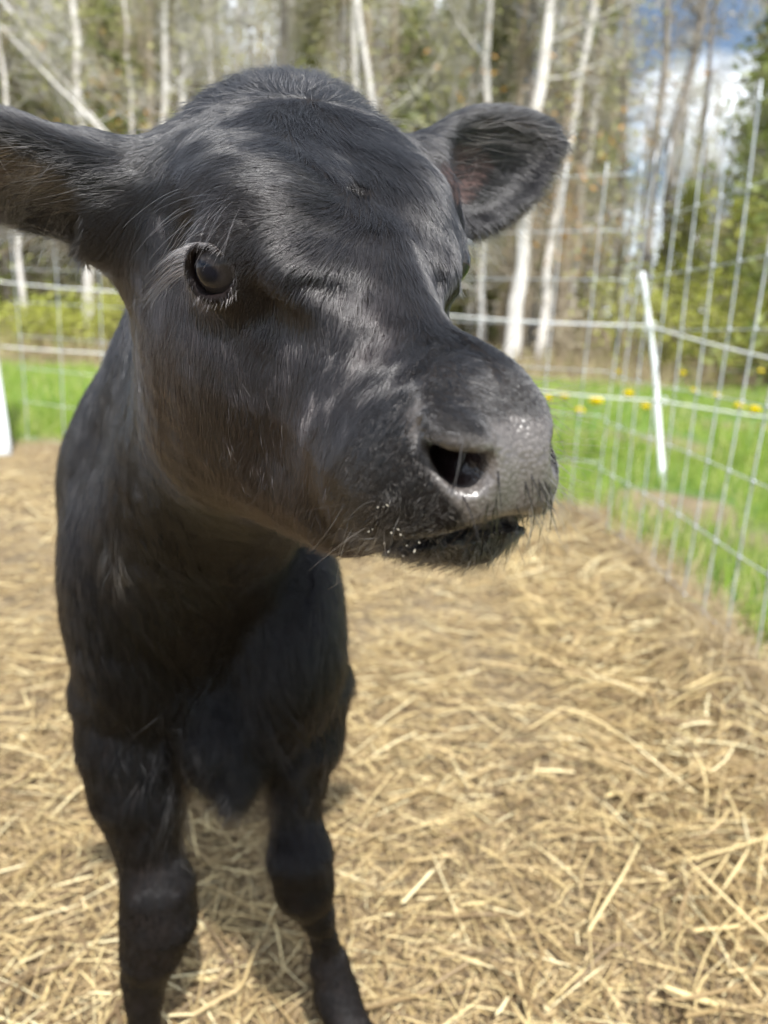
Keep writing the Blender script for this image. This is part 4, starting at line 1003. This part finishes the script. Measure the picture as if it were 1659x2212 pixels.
LS = fur_mat('lash', ((.02, .02, .02), (.22, .22, .23)), .25, .4)
for s_, sd_ in ((1, 1), (-1, 2)): c_, r_ = lashes(s_, sd_); kid(hair('eyelash', c_, r_, [LS]))
# long brow hairs above the near eye
g = np.random.default_rng(5); CC, RR = [], []
for k in range(34):
    p0 = march(g.uniform(395, 530), g.uniform(400, 480)); e_ = 1e-3
    Nn = np.array([calf_sdf((p0+np.eye(3)[i]*e_)[None], False)[0]-calf_sdf((p0-np.eye(3)[i]*e_)[None], False)[0] for i in range(3)]); Nn /= np.linalg.norm(Nn)
    d = Nn*.7+(-right*g.uniform(-.3, .7)-up*g.uniform(.1, .8)); d /= np.linalg.norm(d); ln = g.uniform(.015, .032); t = np.linspace(0, 1, 7)[:, None]
    CC.append(p0+d*t*ln-up*t*t*ln*.35); RR.append(.00006*(1-.7*t[:, 0]))
kid(hair('brow_hair', np.array(CC), np.array(RR), [LS]))

# crumbs of hay caught on the lips
g = np.random.default_rng(8); ac = Acc()
for k in range(16):
    p0 = march(*((g.normal(850, 30), g.normal(1165, 14)) if k < 13 else (g.normal(835, 12), g.normal(1100, 9))))
    if p0 is None: continue
    a_ = g.normal(0, 1, 3); a_ /= np.linalg.norm(a_); ac.tube([p0-fwd*.0012, p0-fwd*.0012+a_*g.uniform(.0004, .0016)], g.uniform(.00012, .0003), 5)
cr_ = Nt('hay_crumb', .7); cr_.col((.36, .33, .27)); kid(tag(ac.build('hay_crumbs', None, [cr_.m]), kind='stuff'))
# hooves
hm_ = Nt('hoof_horn', .4); hm_.col(hm_.ramp(hm_.noise(60, 3, hm_.coord('Object', (1, 1, 4))), [(.3, (.012, .010, .009)), (.7, (.045, .038, .032))]))
hind = [np.array([-.20, .70, 0])+np.array([-.26, 1, 0])/1.0333*.65+np.array([1, .26, 0])/1.0333*s_*.075 for s_ in (-1, 1)]
for q, dx in ((at(306, 2420, .77), (-.1, -1)), (at(795, 2320, .73), (.25, -1)), (hind[0], (.25, -1)), (hind[1], (.25, -1))):
    d = np.array([*dx, 0]); d /= np.linalg.norm(d); sdv = np.array([-d[1], d[0], 0]); ac = Acc()
    for s_ in (-1, 1):
        b0 = np.array([q[0], q[1], .0])+sdv*s_*.0125; z0 = float(gz(q[0], q[1]))
        ac.tube([b0+[0, 0, z0+.045], b0+d*.008+[0, 0, z0+.030], b0+d*.020+[0, 0, z0+.012], b0+d*.030+[0, 0, z0+.003]], [.012, .0145, .0150, .0090], 14)
    kid(ac.build('hoof', None, [hm_.m]))
